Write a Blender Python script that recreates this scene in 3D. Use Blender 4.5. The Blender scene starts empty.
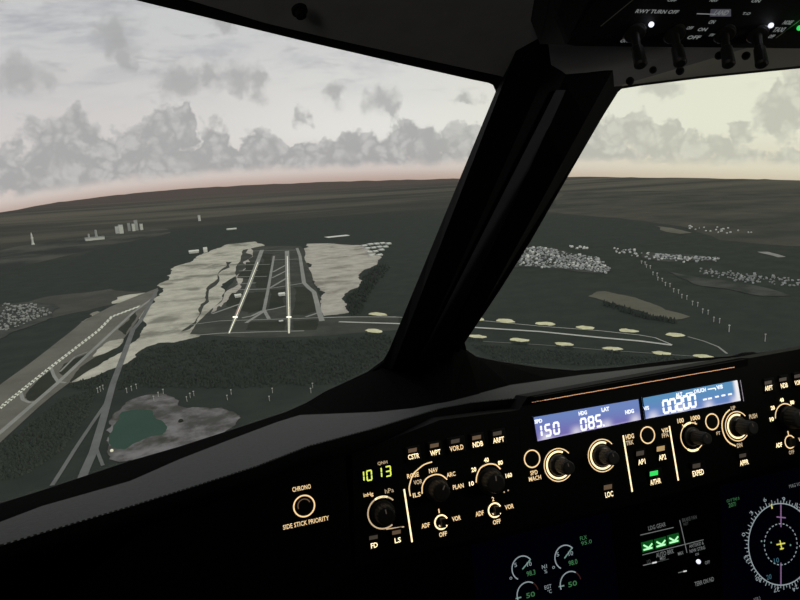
import bpy, bmesh, math, random
from math import sin, cos, pi, radians as R, atan2, sqrt
from mathutils import Vector, Matrix
random.seed(7)
sc = bpy.context.scene
COL = sc.collection

# ------------------------------------------------------------------ camera
F = 600.0
PSI, PIT, ROL = R(16.15), R(11.9), R(-3.26)
CAM = Vector((0, 0, 1.2))
f_ = Vector((sin(PSI)*cos(PIT), cos(PSI)*cos(PIT), -sin(PIT)))
r0 = Vector((cos(PSI), -sin(PSI), 0)); u0 = r0.cross(f_)
r_ = cos(ROL)*r0 + sin(ROL)*u0; u_ = -sin(ROL)*r0 + cos(ROL)*u0
cd = bpy.data.cameras.new('camera'); cam = bpy.data.objects.new('camera', cd); COL.objects.link(cam)
m = Matrix((r_, u_, -f_)).transposed().to_4x4(); m.translation = CAM
cam.matrix_world = m
cd.sensor_width = 36; cd.lens = 36*F/800; cd.clip_start = .02; cd.clip_end = 2e5
sc.camera = cam
sc.view_settings.view_transform = 'Standard'; sc.view_settings.look = 'None'
sc.view_settings.exposure = 0.0; sc.view_settings.gamma = 1.0
sc.view_settings.use_curve_mapping = False

def ray(px, py): return (px-400)/F*r_ - (py-300)/F*u_ + f_
def hit(px, py, P0, n):
    d = ray(px, py); return CAM + d*((P0-CAM).dot(n)/d.dot(n))
def azel(px, py):
    d = ray(px, py); return atan2(d.x, d.y), atan2(d.z, sqrt(d.x**2+d.y**2))

# ------------------------------------------------------------------ world: overcast evening sky with cloud banks
W = bpy.data.worlds.new('sky'); sc.world = W; W.use_nodes = True
nt = W.node_tree; nt.nodes.clear()
class NB:
    def __init__(s, nt): s.nt = nt
    def n(s, t, **k):
        o = s.nt.nodes.new(t)
        for a, b in k.items(): setattr(o, a, b)
        return o
    def setin(s, sock, v):
        if isinstance(v, bpy.types.NodeSocket): s.nt.links.new(v, sock)
        else: sock.default_value = v
    def m(s, op, a, b=0.0, c=None, clamp=False):
        o = s.n('ShaderNodeMath', operation=op, use_clamp=clamp)
        s.setin(o.inputs[0], a)
        if len(o.inputs) > 1: s.setin(o.inputs[1], b)
        if c is not None: s.setin(o.inputs[2], c)
        return o.outputs[0]
    def ss(s, x, a, b):
        o = s.n('ShaderNodeMapRange', interpolation_type='SMOOTHSTEP')
        s.setin(o.inputs[0], x); o.inputs[1].default_value = a; o.inputs[2].default_value = b
        return o.outputs[0]
    def mix(s, f, a, b):
        o = s.n('ShaderNodeMix', data_type='RGBA')
        s.setin(o.inputs[0], f)
        for i, v in ((6, a), (7, b)):
            if isinstance(v, tuple): v = (*v, 1)
            s.setin(o.inputs[i], v)
        return o.outputs[2]
    def comb(s, x, y, z=0.0):
        o = s.n('ShaderNodeCombineXYZ')
        for i, v in enumerate((x, y, z)): s.setin(o.inputs[i], v)
        return o.outputs[0]
    def noise(s, v, sc, det=6, rough=.55, dist=0.0):
        o = s.n('ShaderNodeTexNoise'); s.nt.links.new(v, o.inputs['Vector'])
        o.inputs['Scale'].default_value = sc; o.inputs['Detail'].default_value = det
        o.inputs['Roughness'].default_value = rough; o.inputs['Distortion'].default_value = dist
        return o.outputs['Fac']
b = NB(nt)
tc = b.n('ShaderNodeTexCoord'); sp = b.n('ShaderNodeSeparateXYZ'); nt.links.new(tc.outputs['Generated'], sp.inputs[0])
X, Y, Z = sp.outputs
az = b.m('ARCTAN2', X, Y)
el = b.m('ARCTAN2', Z, b.m('SQRT', b.m('ADD', b.m('MULTIPLY', X, X), b.m('MULTIPLY', Y, Y))))
# apparent far edge of the land, where the haze band sits
A0, E0, K = R(2.5), R(-.15), R(-2.1)/(R(47.4)**2)
def edge(a): return E0 + (K if a > A0 else K*3.2)*(a-A0)**2
da = b.m('SUBTRACT', az, A0)
k_ = b.m('MULTIPLY_ADD', b.m('LESS_THAN', da, 0.0), K*2.2, K)
dac = b.m('MINIMUM', b.m('MULTIPLY', da, da), .9)
h = b.m('SUBTRACT', el, b.m('ADD', b.m('MULTIPLY', dac, k_), E0))
v = b.comb(az, h)
n1 = b.noise(v, 24, 6, .52)
n2 = b.noise(v, 7, 6, .6)
vs = b.comb(b.m('MULTIPLY', az, 4.0), b.m('MULTIPLY', h, 16.0))
n3 = b.noise(vs, 1.5, 7, .62, .4)
n4 = b.noise(vs, 4.5, 6, .6, .3)
# base gradient: left cool white, right cream
rt = b.ss(az, R(14), R(48))
up = b.mix(rt, (.60, .605, .615), (.80, .82, .66))
mid = b.mix(rt, b.mix(b.ss(az, R(-12), R(16)), (.655, .625, .615), (.80, .79, .755)), (.80, .81, .66))
c = b.mix(b.ss(h, .06, .26), mid, up)
pinkish = b.mix(rt, (.66, .585, .55), (.74, .70, .55))
c = b.mix(b.ss(h, .075, .02), c, pinkish)
low = b.mix(rt, (.50, .375, .325), (.64, .56, .42))
c = b.mix(b.ss(h, .018, -.006), c, low)
# streaky high cloud, mostly to the left
st = b.m('MULTIPLY', b.ss(n3, .44, .68), b.ss(h, .10, .24))
st = b.m('MULTIPLY', st, b.m('MULTIPLY_ADD', rt, -.8, 1.0))
c = b.mix(st, c, (.43, .44, .475))
st2 = b.m('MULTIPLY', b.m('MULTIPLY', b.ss(n4, .54, .70), b.ss(h, .09, .2)), .4)
c = b.mix(st2, c, (.40, .40, .415))
# cumulus heaps: (px, py, rx, ry) in the direction they are seen, baked as az / elevation
blobs = [(-15,165,30,26),(22,172,20,16),(52,152,24,28),(75,140,22,26),(95,158,26,30),(20,186,40,14),(70,183,40,16),
 (130,160,20,30),(165,142,24,32),(185,130,12,30),(165,170,30,20),(215,150,24,28),(235,165,30,20),(255,152,20,22),(280,158,22,20),
 (300,160,22,16),(325,158,22,20),(350,152,20,20),(365,150,20,18),(395,148,22,22),(405,140,18,18),(425,150,18,18),(455,150,20,20),(470,147,16,16),(440,160,20,10),
 (345,162,30,10),(130,178,40,12),(200,175,40,14),(270,170,30,12),
 (590,150,16,16),(608,140,18,20),(630,132,20,20),(632,122,12,12),(655,142,18,16),(672,138,16,16),(690,150,22,12),(712,146,18,10),(600,157,40,8),
 (740,155,30,8),(790,108,24,26),(815,100,30,30),(800,158,30,8),(740,135,14,8)]
for _x in range(-30, 490, 17):
    _y = (212 if _x < 0 else 212-_x*.24 if _x < 60 else 197.6-(_x-60)*.08 if _x < 200 else 186.5-(_x-200)*.03)
    blobs.append((_x, _y-19, 15, 9)); blobs.append((_x+8, _y-34, 14, 9))
for _x in range(575, 830, 19): blobs.append((_x, 178-18, 16, 6))
sblobs = [(25,78,28,16),(182,78,22,18),(212,75,16,16),(238,78,20,18),(262,82,10,18),(120,38,24,22),(128,58,12,14),(380,98,22,14),(392,106,10,12),
 (302,118,6,10),(335,98,12,12),(465,98,14,7),(655,90,20,8),(300,150,8,8),(225,20,20,10)]
dv = b.comb(b.m('MULTIPLY_ADD', b.m('SUBTRACT', b.noise(v, 17, 4, .6), .5), .075, az),
            b.m('MULTIPLY_ADD', b.m('SUBTRACT', b.noise(b.comb(h, az), 19, 4, .6), .5), .07, h))
def blobmax(lst):
    acc = None
    for px, py, rx, ry in lst:
        a, e = azel(px, py); hh = e-edge(a)
        s1 = b.n('ShaderNodeVectorMath', operation='SUBTRACT'); nt.links.new(dv, s1.inputs[0]); s1.inputs[1].default_value = (a, hh, 0)
        cosx = cos(a-PSI)
        s2 = b.n('ShaderNodeVectorMath', operation='MULTIPLY'); nt.links.new(s1.outputs[0], s2.inputs[0])
        s2.inputs[1].default_value = (F/rx/(cosx**0+0.0)*1.0, F/ry, 0)
        s3 = b.n('ShaderNodeVectorMath', operation='LENGTH'); nt.links.new(s2.outputs[0], s3.inputs[0])
        val = b.m('SUBTRACT', 1.0, s3.outputs['Value'])
        acc = val if acc is None else b.m('MAXIMUM', acc, val)
    return acc
vo = b.n('ShaderNodeTexVoronoi', feature='SMOOTH_F1'); nt.links.new(dv, vo.inputs['Vector']); vo.inputs['Scale'].default_value = 58; vo.inputs['Smoothness'].default_value = .35
vod = vo.outputs['Distance']
nd = b.m('ADD', b.m('MULTIPLY', b.m('SUBTRACT', n1, .5), 1.1), b.m('MULTIPLY', b.m('SUBTRACT', .42, vod), .55))
mk = b.ss(b.m('ADD', blobmax(blobs), nd), -.14, .22)
mk2 = b.ss(b.m('ADD', blobmax(sblobs), nd), -.25, .75)
mk = b.m('MULTIPLY', mk, b.ss(b.m('ADD', h, b.m('MULTIPLY', b.m('SUBTRACT', n1, .5), .025)), .013, .030))
cumc = b.mix(rt, (.395, .395, .40), (.55, .55, .47))
cumh = b.mix(rt, (.53, .525, .52), (.68, .68, .57))
cc = b.mix(b.ss(b.m('ADD', b.m('MULTIPLY', b.noise(v, 22, 5, .55, .3), .9), b.m('MULTIPLY', vod, -.65)), .0, .36), cumc, cumh)
cc = b.mix(b.m('MULTIPLY', b.ss(n4, .45, .7), .35), cc, cumc)
c = b.mix(b.m('MULTIPLY', mk2, .75), c, cumc)
c = b.mix(b.m('MULTIPLY', mk, .92), c, cc)
# below the far land edge the haze goes on, dull
bg = b.n('ShaderNodeBackground'); nt.links.new(c, bg.inputs[0]); bg.inputs[1].default_value = 1.0
wo = b.n('ShaderNodeOutputWorld'); nt.links.new(bg.outputs[0], wo.inputs[0])

# ------------------------------------------------------------------ materials
MATS = {}
def mat(name, col=(.5, .5, .5), rough=.7, metal=0.0, emit=None, es=1.0, spec=.5, noise=None):
    if name in MATS: return MATS[name]
    M = bpy.data.materials.new(name); M.use_nodes = True
    t = M.node_tree; p = t.nodes['Principled BSDF']
    p.inputs['Base Color'].default_value = (*col, 1); p.inputs['Roughness'].default_value = rough
    p.inputs['Metallic'].default_value = metal; p.inputs['Specular IOR Level'].default_value = spec
    if emit:
        p.inputs['Emission Color'].default_value = (*emit, 1); p.inputs['Emission Strength'].default_value = es
    if noise:   # (scale, amount, second colour)
        q = NB(t); g = q.n('ShaderNodeTexCoord')
        fac = q.noise(g.outputs['Object'], noise[0], 6, .6)
        cc = q.mix(q.ss(fac, .5-noise[1], .5+noise[1]), col, noise[2])
        t.links.new(cc, p.inputs['Base Color'])
        if len(noise) > 3:
            bp = q.n('ShaderNodeBump'); bp.inputs['Strength'].default_value = noise[3]; bp.inputs['Distance'].default_value = .001
            t.links.new(fac, bp.inputs['Height']); t.links.new(bp.outputs[0], p.inputs['Normal'])
    MATS[name] = M
    return M
BLACK = mat('matt_black_plastic', (.006, .006, .0065), .75, spec=.15, noise=(180, .3, (.009, .0085, .009), .1))
FRAME = mat('frame_black', (.010, .010, .011), .7, spec=.2, noise=(60, .3, (.014, .014, .015), .1))
SHEENG = mat('post_sheen_grey', (.026, .026, .031), .6, spec=.2, noise=(40, .3, (.033, .033, .039)))
LINING = mat('lining_grey', (.34, .34, .345), .8, spec=.2, noise=(50, .3, (.40, .40, .405), .1))
BEIGE = mat('reveal_beige', (.62, .60, .50), .6, spec=.3, noise=(30, .3, (.66, .64, .54)))
SHIELD = mat('glareshield_leather', (.036, .039, .040), .6, spec=.22, noise=(300, .25, (.050, .053, .054), .35))
KNOB = mat('knob_black', (.018, .017, .016), .5, spec=.35, noise=(200, .3, (.024, .022, .02)))
SKIRT = mat('knob_skirt_clear', (.05, .045, .035), .35, spec=.5, noise=(200, .3, (.06, .05, .04)))
METAL = mat('toggle_metal', (.30, .30, .30), .3, .9, noise=(90, .3, (.2, .2, .2)))
WARM = mat('backlit_warm', (.2, .15, .1), .6, emit=(1.0, .70, .36), es=1.0)
WARMB = mat('backlit_warm_bright', (.2, .15, .1), .6, emit=(1.0, .79, .46), es=1.5)
WARMD = mat('backlit_warm_dim', (.2, .15, .1), .6, emit=(1.0, .62, .36), es=.10)
DIM = mat('unlit_legend', (.1, .09, .08), .6, emit=(1.0, .78, .6), es=.045)
AMBD = mat('amber_legend', (.2, .15, .1), .6, emit=(1.0, .66, .28), es=.42)
GREEN = mat('green_legend', (.02, .2, .05), .6, emit=(.05, 1.0, .16), es=.75)
YG = mat('segment_yellow_green', (.2, .2, .05), .6, emit=(.82, .95, .13), es=1.0)
WHITE = mat('lcd_segment_white', (.8, .8, .8), .6, emit=(.86, .90, 1.0), es=1.1)
SOFTW = mat('engraved_white', (.3, .3, .3), .6, emit=(.8, .85, .85), es=.17)
SOFTD = mat('engraved_white_dim', (.3, .3, .3), .6, emit=(.8, .85, .85), es=.05)
SYM = mat('screen_white', (.3, .3, .3), .6, emit=(.72, .85, .9), es=.36)
SYMG = mat('screen_green', (.1, .3, .1), .6, emit=(.25, .9, .35), es=.16)
SYMC = mat('screen_pale_green', (.1, .3, .1), .6, emit=(.5, .9, .75), es=.3)
SYMY = mat('screen_yellow', (.3, .3, .1), .6, emit=(.95, .9, .15), es=.7)
SYMM = mat('screen_magenta', (.3, .1, .3), .6, emit=(.62, .35, .70), es=.34)
SYMB = mat('screen_cyan', (.1, .2, .3), .6, emit=(.2, .55, .7), es=.22)
SYMR = mat('screen_red', (.3, .1, .1), .6, emit=(.8, .25, .2), es=.04)
LAMPW = mat('lamp_white', (.8, .8, .8), .5, emit=(.85, .88, 1.0), es=1.1)
SCREEN = mat('screen_glass_black', (.004, .004, .008), .25, spec=.25, emit=(.15, .2, 1.0), es=.0012)
GEARG = mat('gear_green_glow', (.02, .2, .05), .6, emit=(.03, .85, .12), es=.07)
GEARB = mat('gear_green_bright', (.1, .5, .1), .6, emit=(.45, 1.0, .5), es=1.15)

# LCD backlight: bluish glass lit by lamps along its lower edge
def lcd_mat(name, c0, c1, c2, right):
    M = bpy.data.materials.new(name); M.use_nodes = True; t = M.node_tree; q = NB(t); p = t.nodes['Principled BSDF']
    g = q.n('ShaderNodeUVMap'); s = q.n('ShaderNodeSeparateXYZ'); t.links.new(g.outputs[0], s.inputs[0])
    U_, V_, _ = s.outputs
    c = q.mix(q.ss(q.m('ADD', V_, q.m('MULTIPLY', U_, .25)), .1, 1.0), c0, c1)
    w = q.m('POWER', q.m('ABSOLUTE', q.m('SINE', q.m('MULTIPLY_ADD', U_, 3.5*pi, .6))), 6.0)
    lowv = q.ss(V_, .5, .0)
    c = q.mix(q.m('MULTIPLY', q.m('MULTIPLY', w, lowv), .8), c, (.92, .90, 1.0))
    if right: c = q.mix(q.ss(U_, .93, .98), c, (1.0, .98, 1.0))
    c = q.mix(q.m('MULTIPLY', q.ss(V_, .12, 0.0), .45), c, c2)
    p.inputs['Base Color'].default_value = (.02, .02, .03, 1); p.inputs['Roughness'].default_value = .3
    t.links.new(c, p.inputs['Emission Color']); p.inputs['Emission Strength'].default_value = .85
    return M
LCD1 = lcd_mat('lcd_violet_blue', (.20, .17, .50), (.17, .26, .58), (.75, .65, .95), False)
LCD2 = lcd_mat('lcd_sky_blue', (.16, .26, .62), (.10, .30, .55), (.8, .8, .98), True)

# ------------------------------------------------------------------ object helpers
def tag(o, label=None, cat=None, group=None, kind=None):
    if label: o['label'] = label
    if cat: o['category'] = cat
    if group: o['group'] = group
    if kind: o['kind'] = kind
    return o
def thing(name, loc, label, cat, group=None, kind=None):
    o = bpy.data.objects.new(name, None); COL.objects.link(o); o.location = loc; o.empty_display_size = .05
    return tag(o, label, cat, group, kind)
ROOT = {}
def org(o):
    while o.parent: o = o.parent
    return o.location
def meshobj(name, me, mt, parent=None, origin=None):
    o = bpy.data.objects.new(name, me)
    if mt: me.materials.append(mt)
    COL.objects.link(o)
    if parent is not None: o.parent = parent
    return o
def build(name, vf, mt, parent=None, origin=None, smooth=False):
    """vf = (verts, faces) in place; one mesh object with its origin at its thing's base"""
    vs, fs = vf
    if parent is not None: og = org(parent)
    elif origin is not None: og = Vector(origin)
    else:
        og = Vector((sum(v[0] for v in vs)/len(vs), sum(v[1] for v in vs)/len(vs), min(v[2] for v in vs)))
    me = bpy.data.meshes.new(name); me.from_pydata([tuple(Vector(v)-og) for v in vs], [], fs)
    bm = bmesh.new(); bm.from_mesh(me); bmesh.ops.recalc_face_normals(bm, faces=bm.faces); bm.to_mesh(me); bm.free()
    if smooth:
        for p in me.polygons: p.use_smooth = True
    o = meshobj(name, me, mt, parent)
    if parent is None: o.location = og
    return o
def join(*vfs):
    V, Fc = [], []
    for vs, fs in vfs:
        n = len(V); V += [Vector(v) for v in vs]; Fc += [[i+n for i in f] for f in fs]
    return V, Fc
def extrude(pts, d):
    """closed polygon (list of Vectors) thickened by vector d"""
    n = len(pts); vs = list(pts)+[p+d for p in pts]
    fs = [list(range(n)), list(range(2*n-1, n-1, -1))]+[[i, (i+1) % n, (i+1) % n+n, i+n] for i in range(n)]
    return vs, fs
def loft(*lines):
    n = len(lines[0]); vs = [p for l in lines for p in l]; fs = []
    for k in range(len(lines)-1):
        for i in range(n-1): fs.append([k*n+i, k*n+i+1, (k+1)*n+i+1, (k+1)*n+i])
    return vs, fs
def tube(pts, rad, seg=12, cap=True):
    vs, fs = [], []; n = len(pts)
    if not isinstance(rad, (list, tuple)): rad = [rad]*n
    for i, p in enumerate(pts):
        a = pts[min(i+1, n-1)]-pts[max(i-1, 0)]
        if a.length < 1e-9: a = pts[-1]-pts[0]
        a.normalize()
        x = a.cross(Vector((0, 0, 1)) if abs(a.z) < .9 else Vector((1, 0, 0))).normalized(); y = a.cross(x)
        for k in range(seg):
            t = 2*pi*k/seg; vs.append(p+rad[i]*(cos(t)*x+sin(t)*y))
    for i in range(n-1):
        for k in range(seg): fs.append([i*seg+k, i*seg+(k+1) % seg, (i+1)*seg+(k+1) % seg, (i+1)*seg+k])
    if cap: fs.append(list(range(seg))); fs.append([(n-1)*seg+k for k in range(seg)])
    return vs, fs
def catmull(pts, n=6, closed=False):
    out = []; N = len(pts); rng = range(N if closed else N-1)
    for i in rng:
        p0 = pts[(i-1) % N] if closed or i > 0 else pts[0]; p1 = pts[i]; p2 = pts[(i+1) % N]
        p3 = pts[(i+2) % N] if closed or i+2 < N else pts[-1]
        for k in range(n):
            t = k/n
            out.append(tuple(.5*((2*a1)+(-a0+a2)*t+(2*a0-5*a1+4*a2-a3)*t*t+(-a0+3*a1-3*a2+a3)*t**3) for a0, a1, a2, a3 in zip(p0, p1, p2, p3)))
    if not closed: out.append(tuple(pts[-1]))
    return out

# ------------------------------------------------------------------ the cockpit shell
LA, LB, LD = Vector((.25, .97, .90)), Vector((.25, .51, 1.27)), Vector((-.25, .80, .90))
LN = (LB-LA).cross(LD-LA).normalized()
if LN.y > 0: LN = -LN
RA, RB, RD = Vector((.36, .875, .946)), Vector((.36, .49, 1.267)), Vector((.86, .70, .946))
RN = (RB-RA).cross(RD-RA).normalized()
if RN.y > 0: RN = -RN
def L(px, py, w=0.0): return hit(px, py, LA+LN*w, LN)
def Rr(px, py, w=0.0): return hit(px, py, RA+RN*w, RN)
# rounded openings (outline as seen, then carried onto the windscreen planes)
open1 = [(-130,-78),(0,-37),(150,0.5),(300,37.5),(400,61),(470,77),(487,80.5),(494,84),(497,91),(495,101),(470,165),(440,235),(405,318),(394,343),(384,360),(368,372),(349,381),(326,391.5),(307,403),(287,412),(245,426),(180,447),(130,461.5),(42,491),(0,504),(-130,546)]
open2 = [(900,55),(800,66),(700,76),(640,83.5),(621,86.5),(616,91),(600,118),(570,170),(530,240),(500,288),(470,333),(464,342),(466,350),(476,357),(500,362),(540,368),(575,371),(620,367.5),(650,363.5),(689,359),(728,357),(800,348.5),(900,334)]
def frame_mesh(name, outer, inner, n, depth):
    bm = bmesh.new()
    eds = []
    for loop in (outer, inner):
        vv = [bm.verts.new(p) for p in loop]
        for i in range(len(vv)): eds.append(bm.edges.new((vv[i], vv[(i+1) % len(vv)])))
    bmesh.ops.triangle_fill(bm, edges=eds, use_beauty=True, normal=n)
    g = bmesh.ops.extrude_face_region(bm, geom=bm.faces[:])
    bmesh.ops.translate(bm, vec=n*depth, verts=[e for e in g['geom'] if isinstance(e, bmesh.types.BMVert)])
    bmesh.ops.recalc_face_normals(bm, faces=bm.faces)
    me = bpy.data.meshes.new(name); bm.to_mesh(me); bm.free()
    return me
# outer limits of the two windscreen frames, given in plane coordinates
lx = (LD-LA).normalized(); ly = (LB-LA).normalized()
rx = (RD-RA).normalized(); ry = (RB-RA).normalized()
outL = [LA+lx*a+ly*c_ for a, c_ in ((-.045, -.55), (1.5, -.55), (1.5, 1.0), (-.045, 1.0))]
outR = [RA+rx*a+ry*c_ for a, c_ in ((-.05, -.55), (1.7, -.55), (1.7, 1.0), (-.05, 1.0))]
for nm, lab, outer, inner, n in (('window_1', 'L', outL, [L(*p) for p in open1], LN), ('window_2', 'R', outR, [Rr(*p) for p in open2], RN)):
    me = frame_mesh(nm, outer, inner, n, .003)
    w = meshobj(nm, me, FRAME); tag(w, kind='structure')
    # the pane, with true thickness, set in the outer half of the frame
    bm = bmesh.new(); vv = [bm.verts.new(p-n*.006) for p in inner]; f = bm.faces.new(vv)
    bmesh.ops.triangulate(bm, faces=[f])
    gx = bmesh.ops.extrude_face_region(bm, geom=bm.faces[:])
    bmesh.ops.translate(bm, vec=n*.004, verts=[e for e in gx['geom'] if isinstance(e, bmesh.types.BMVert)])
    gm = bpy.data.meshes.new('window_glass'); bm.to_mesh(gm); bm.free()
    meshobj('window_glass', gm, None, w)
    G = MATS.get('windscreen_glass')
    if not G:
        G = bpy.data.materials.new('windscreen_glass'); G.use_nodes = True; t = G.node_tree; t.nodes.clear(); q = NB(t)
        tr = q.n('ShaderNodeBsdfTransparent'); tr.inputs[0].default_value = (.985, .985, .98, 1)
        gl = q.n('ShaderNodeBsdfGlossy'); gl.inputs['Roughness'].default_value = .02
        lw = q.n('ShaderNodeLayerWeight'); lw.inputs[0].default_value = .5
        frv = q.m('MULTIPLY_ADD', q.m('POWER', lw.outputs['Facing'], 5.0), .10, .004)
        mx = q.n('ShaderNodeMixShader'); t.links.new(frv, mx.inputs[0]); t.links.new(tr.outputs[0], mx.inputs[1]); t.links.new(gl.outputs[0], mx.inputs[2])
        o_ = q.n('ShaderNodeOutputMaterial'); t.links.new(mx.outputs[0], o_.inputs[0]); MATS['windscreen_glass'] = G
    gm.materials.append(G)
# rubber seal round each opening
for nm, pl, pts, n in (('window_seal', L, open1, LN), ('window_seal', Rr, open2, RN)):
    par = [o for o in sc.objects if o.name == ('window_1' if pl is L else 'window_2')][0]
    build(nm, tube([pl(*p, .003) for p in pts], .0012, 8), FRAME, par)
# centre post: facets from the left glass edge over a raised grey strip of painted sheen to the right glass edge
def line(pl, a, c_, w, n=8):
    return [pl(a[0]+(c_[0]-a[0])*i/n, a[1]+(c_[1]-a[1])*i/n, w) for i in range(n+1)]
post = [line(L, (517, 40), (380, 372), .006), line(L, (522, 35), (386, 385), .024), line(L, (563, 35), (398, 400), .040),
        line(L, (583, 35), (424, 400), .040), line(Rr, (632, 35), (450, 368), .034), line(Rr, (652, 38), (456, 350), .010)]
tag(build('trim_1', loft(*post), mat('post_black', (.0035, .0035, .0038), .8, spec=.08, noise=(60, .3, (.005, .005, .0055))), smooth=False), kind='structure')
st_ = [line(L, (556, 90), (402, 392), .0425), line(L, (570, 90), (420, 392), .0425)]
tag(build('sheen_strip', (lambda a: (a[0]+[p-LN*.003 for p in a[0]], a[1]+[[i+len(a[0]) for i in f] for f in a[1]]))(loft(*st_)), SHEENG), kind='structure')

def box(x0, x1, y0, y1, z0, z1):
    vs = [Vector((x, y, z)) for z in (z0, z1) for y in (y0, y1) for x in (x0, x1)]
    return vs, [[0, 1, 3, 2], [4, 5, 7, 6], [0, 1, 5, 4], [2, 3, 7, 6], [0, 2, 6, 4], [1, 3, 7, 5]]
tag(build('floor', box(-1.0, 1.9, -1.0, 1.5, -.05, 0), BLACK), kind='structure')
for nm, x0, wn in (('wall_left', -1.05, 'window_3'), ('wall_right', 1.9, 'window_4')):
    tag(build(nm, join(box(x0, x0+.05, -1.0, 1.5, 0, 1.02), box(x0, x0+.05, -1.0, 1.5, 1.46, 1.9), box(x0, x0+.05, -1.0, -.6, 1.02, 1.46), box(x0, x0+.05, .55, 1.5, 1.02, 1.46)), FRAME), kind='structure')
    tag(build(wn, box(x0+.02, x0+.026, -.6, .55, 1.02, 1.46), MATS['windscreen_glass']), kind='structure')
tag(build('wall_back', box(-1.0, 1.9, -1.05, -1.0, 0, 1.9), FRAME), kind='structure')
tag(build('wall_front', box(-1.0, 1.9, 1.45, 1.49, 0, .45), FRAME), kind='structure')
tag(build('ceiling', box(-1.05, 1.95, -1.05, .35, 1.62, 1.66), LINING), kind='structure')
# grey head lining over the left windscreen, running up and aft
e1 = [L(*p, .012) for p in ((-60, -62), (60, -33), (187, -.5), (265, 23), (330, 38.5), (400, 54), (450, 65), (500, 76), (530, 84))]
e2 = [p+Vector((0, -.10, .035)) for p in e1]; e3 = [p+Vector((0, -.45, .22)) for p in e1]
lin = build('trim_3', loft(e1, e2, e3), LINING); tag(lin, kind='structure')
s = thing('sunshade_mount', L(299, 9, .10), 'small round black mount on the grey lining above the left windscreen', 'mount')
c0 = e1[3]+(e1[4]-e1[3])*.5+Vector((0, -.06, .018))
c0 = hit(299, 9, e2[3], (e3[3]-e2[3]).cross(e2[5]-e2[3]).normalized())
s.location = c0
nn = (e3[3]-e2[3]).cross(e2[5]-e2[3]).normalized(); nn = nn if nn.z < 0 else -nn
build('base', tube([c0, c0+nn*.002], .0045, 20), BLACK, s); build('stud', tube([c0+nn*.002, c0+nn*.005], .003, 16), BLACK, s)

# header above the right windscreen: grey lining and pale reveal
def along0(pts, t_):
    x = pts[0][0]+(pts[-1][0]-pts[0][0])*t_
    for (x0, y0), (x1, y1) in zip(pts, pts[1:]):
        if x <= x1+1e-6: return (x, y0+(y1-y0)*(x-x0)/(x1-x0))
    return pts[-1]
def resam(pts, n=24): return [along0(pts, i/n) for i in range(n+1)]
hA = [Rr(*p, .005) for p in resam([(616, 87), (640, 83.5), (700, 76), (750, 71), (850, 60.5)])]
hB = [Rr(*p, .020+.040*i/24) for i, p in enumerate(resam([(618, 86), (640, 79.5), (700, 62), (750, 47), (850, 20)]))]
hC = [Rr(*p, .034) for p in ((540, 88), (560, 40), (640, 30), (760, 20), (900, 10))]
tag(build('trim_4', loft(hA, [a.lerp(c_, .5) for a, c_ in zip(hA, hB)], hB), BEIGE, smooth=True), kind='structure')
hB2 = [Rr(555, 94, .020), Rr(590, 90, .020)]+hB
hC2 = [Rr(545, 20, .075), Rr(580, 12, .075)]+[Rr(*p, .075) for p in resam([(600, 8), (640, 0), (700, -10), (750, -20), (850, -40)])]
tag(build('trim_5', loft(hB2, hC2), LINING, smooth=True), kind='structure')

def lamp(loc, aim, watt, cone, label):  # added unseen spot lamps, there to brighten the header and head lining
    loc = Vector(loc); d = (Vector(aim)-loc).normalized()
    t = thing('added_fill_lamp', loc-d*.03, label, 'lamp')
    build('lamp_body', tube([loc-d*.07, loc-d*.05, loc-d*.012], [.012, .028, .030], 20), BLACK, t)
    build('lamp_arm', tube([loc-d*.06, Vector((loc.x-d.x*.06, loc.y-d.y*.06, 1.62))], .006, 8), BLACK, t)
    ld_ = bpy.data.lights.new('lamp_light', 'SPOT'); ld_.energy = watt; ld_.spot_size = R(cone); ld_.spot_blend = .8; ld_.shadow_soft_size = .09; ld_.color = (1, .97, .86)
    lo = bpy.data.objects.new('lamp_light', ld_); COL.objects.link(lo); lo.parent = t
    lo.rotation_euler = d.to_track_quat('-Z', 'Y').to_euler(); lo.location = loc-t.location
lamp((1.15, -.10, 1.30), (.70, .41, 1.29), 16.0, 56, 'small black added fill lamp on the right under the ceiling, out of the picture')
lamp((-.35, -.55, 1.20), (.12, .25, 1.42), 2.2, 60, 'small black added fill lamp on the left under the ceiling, out of the picture')
# glareshield: padded top from the lip forward to the foot of the windscreens
S = .2
GP, GNn = Vector((0, .56, .947)), Vector((0, S, 1)).normalized()
def G_(px, py, w=0.0): return hit(px, py, GP+GNn*w, GNn)
lip = [(-90, 575), (0, 546), (65, 526.5), (130, 507), (195, 486.5), (257, 466.5), (310, 446), (375, 428.5), (407, 418.5), (440, 408.5), (470, 403), (532, 397), (600, 385), (680, 371), (735, 361), (800, 350), (900, 333)]
back = [(-90, 548), (0, 522), (42, 506), (130, 481), (180, 459), (229, 440), (277, 422), (300, 415), (375, 412), (414, 408), (450, 401), (510, 385), (580, 375), (650, 367), (735, 357.5), (800, 346), (900, 328)]
topf = [G_(*p) for p in lip]; topb = [G_(*p) for p in back]
LEDGE0 = mat('lip_black', (.003, .003, .0032), .9, spec=.05, noise=(60, .3, (.004, .004, .0042)))
gs = thing('glareshield', Vector((.3, .6, .8)), 'dark grey padded glareshield running below both windscreens', 'glareshield')
topm = [a+(c_-a)*.5+Vector((0, 0, .002)) for a, c_ in zip(topf, topb)]
build('padded_top', loft(topf, topm, topb), SHIELD, gs, smooth=True)
build('lip', join(loft(topf, [p+Vector((0, -.006, -.006)) for p in topf], [p+Vector((0, -.006, -.014)) for p in topf], [p+Vector((0, .004, -.022)) for p in topf])), LEDGE0, gs, smooth=True)
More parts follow.
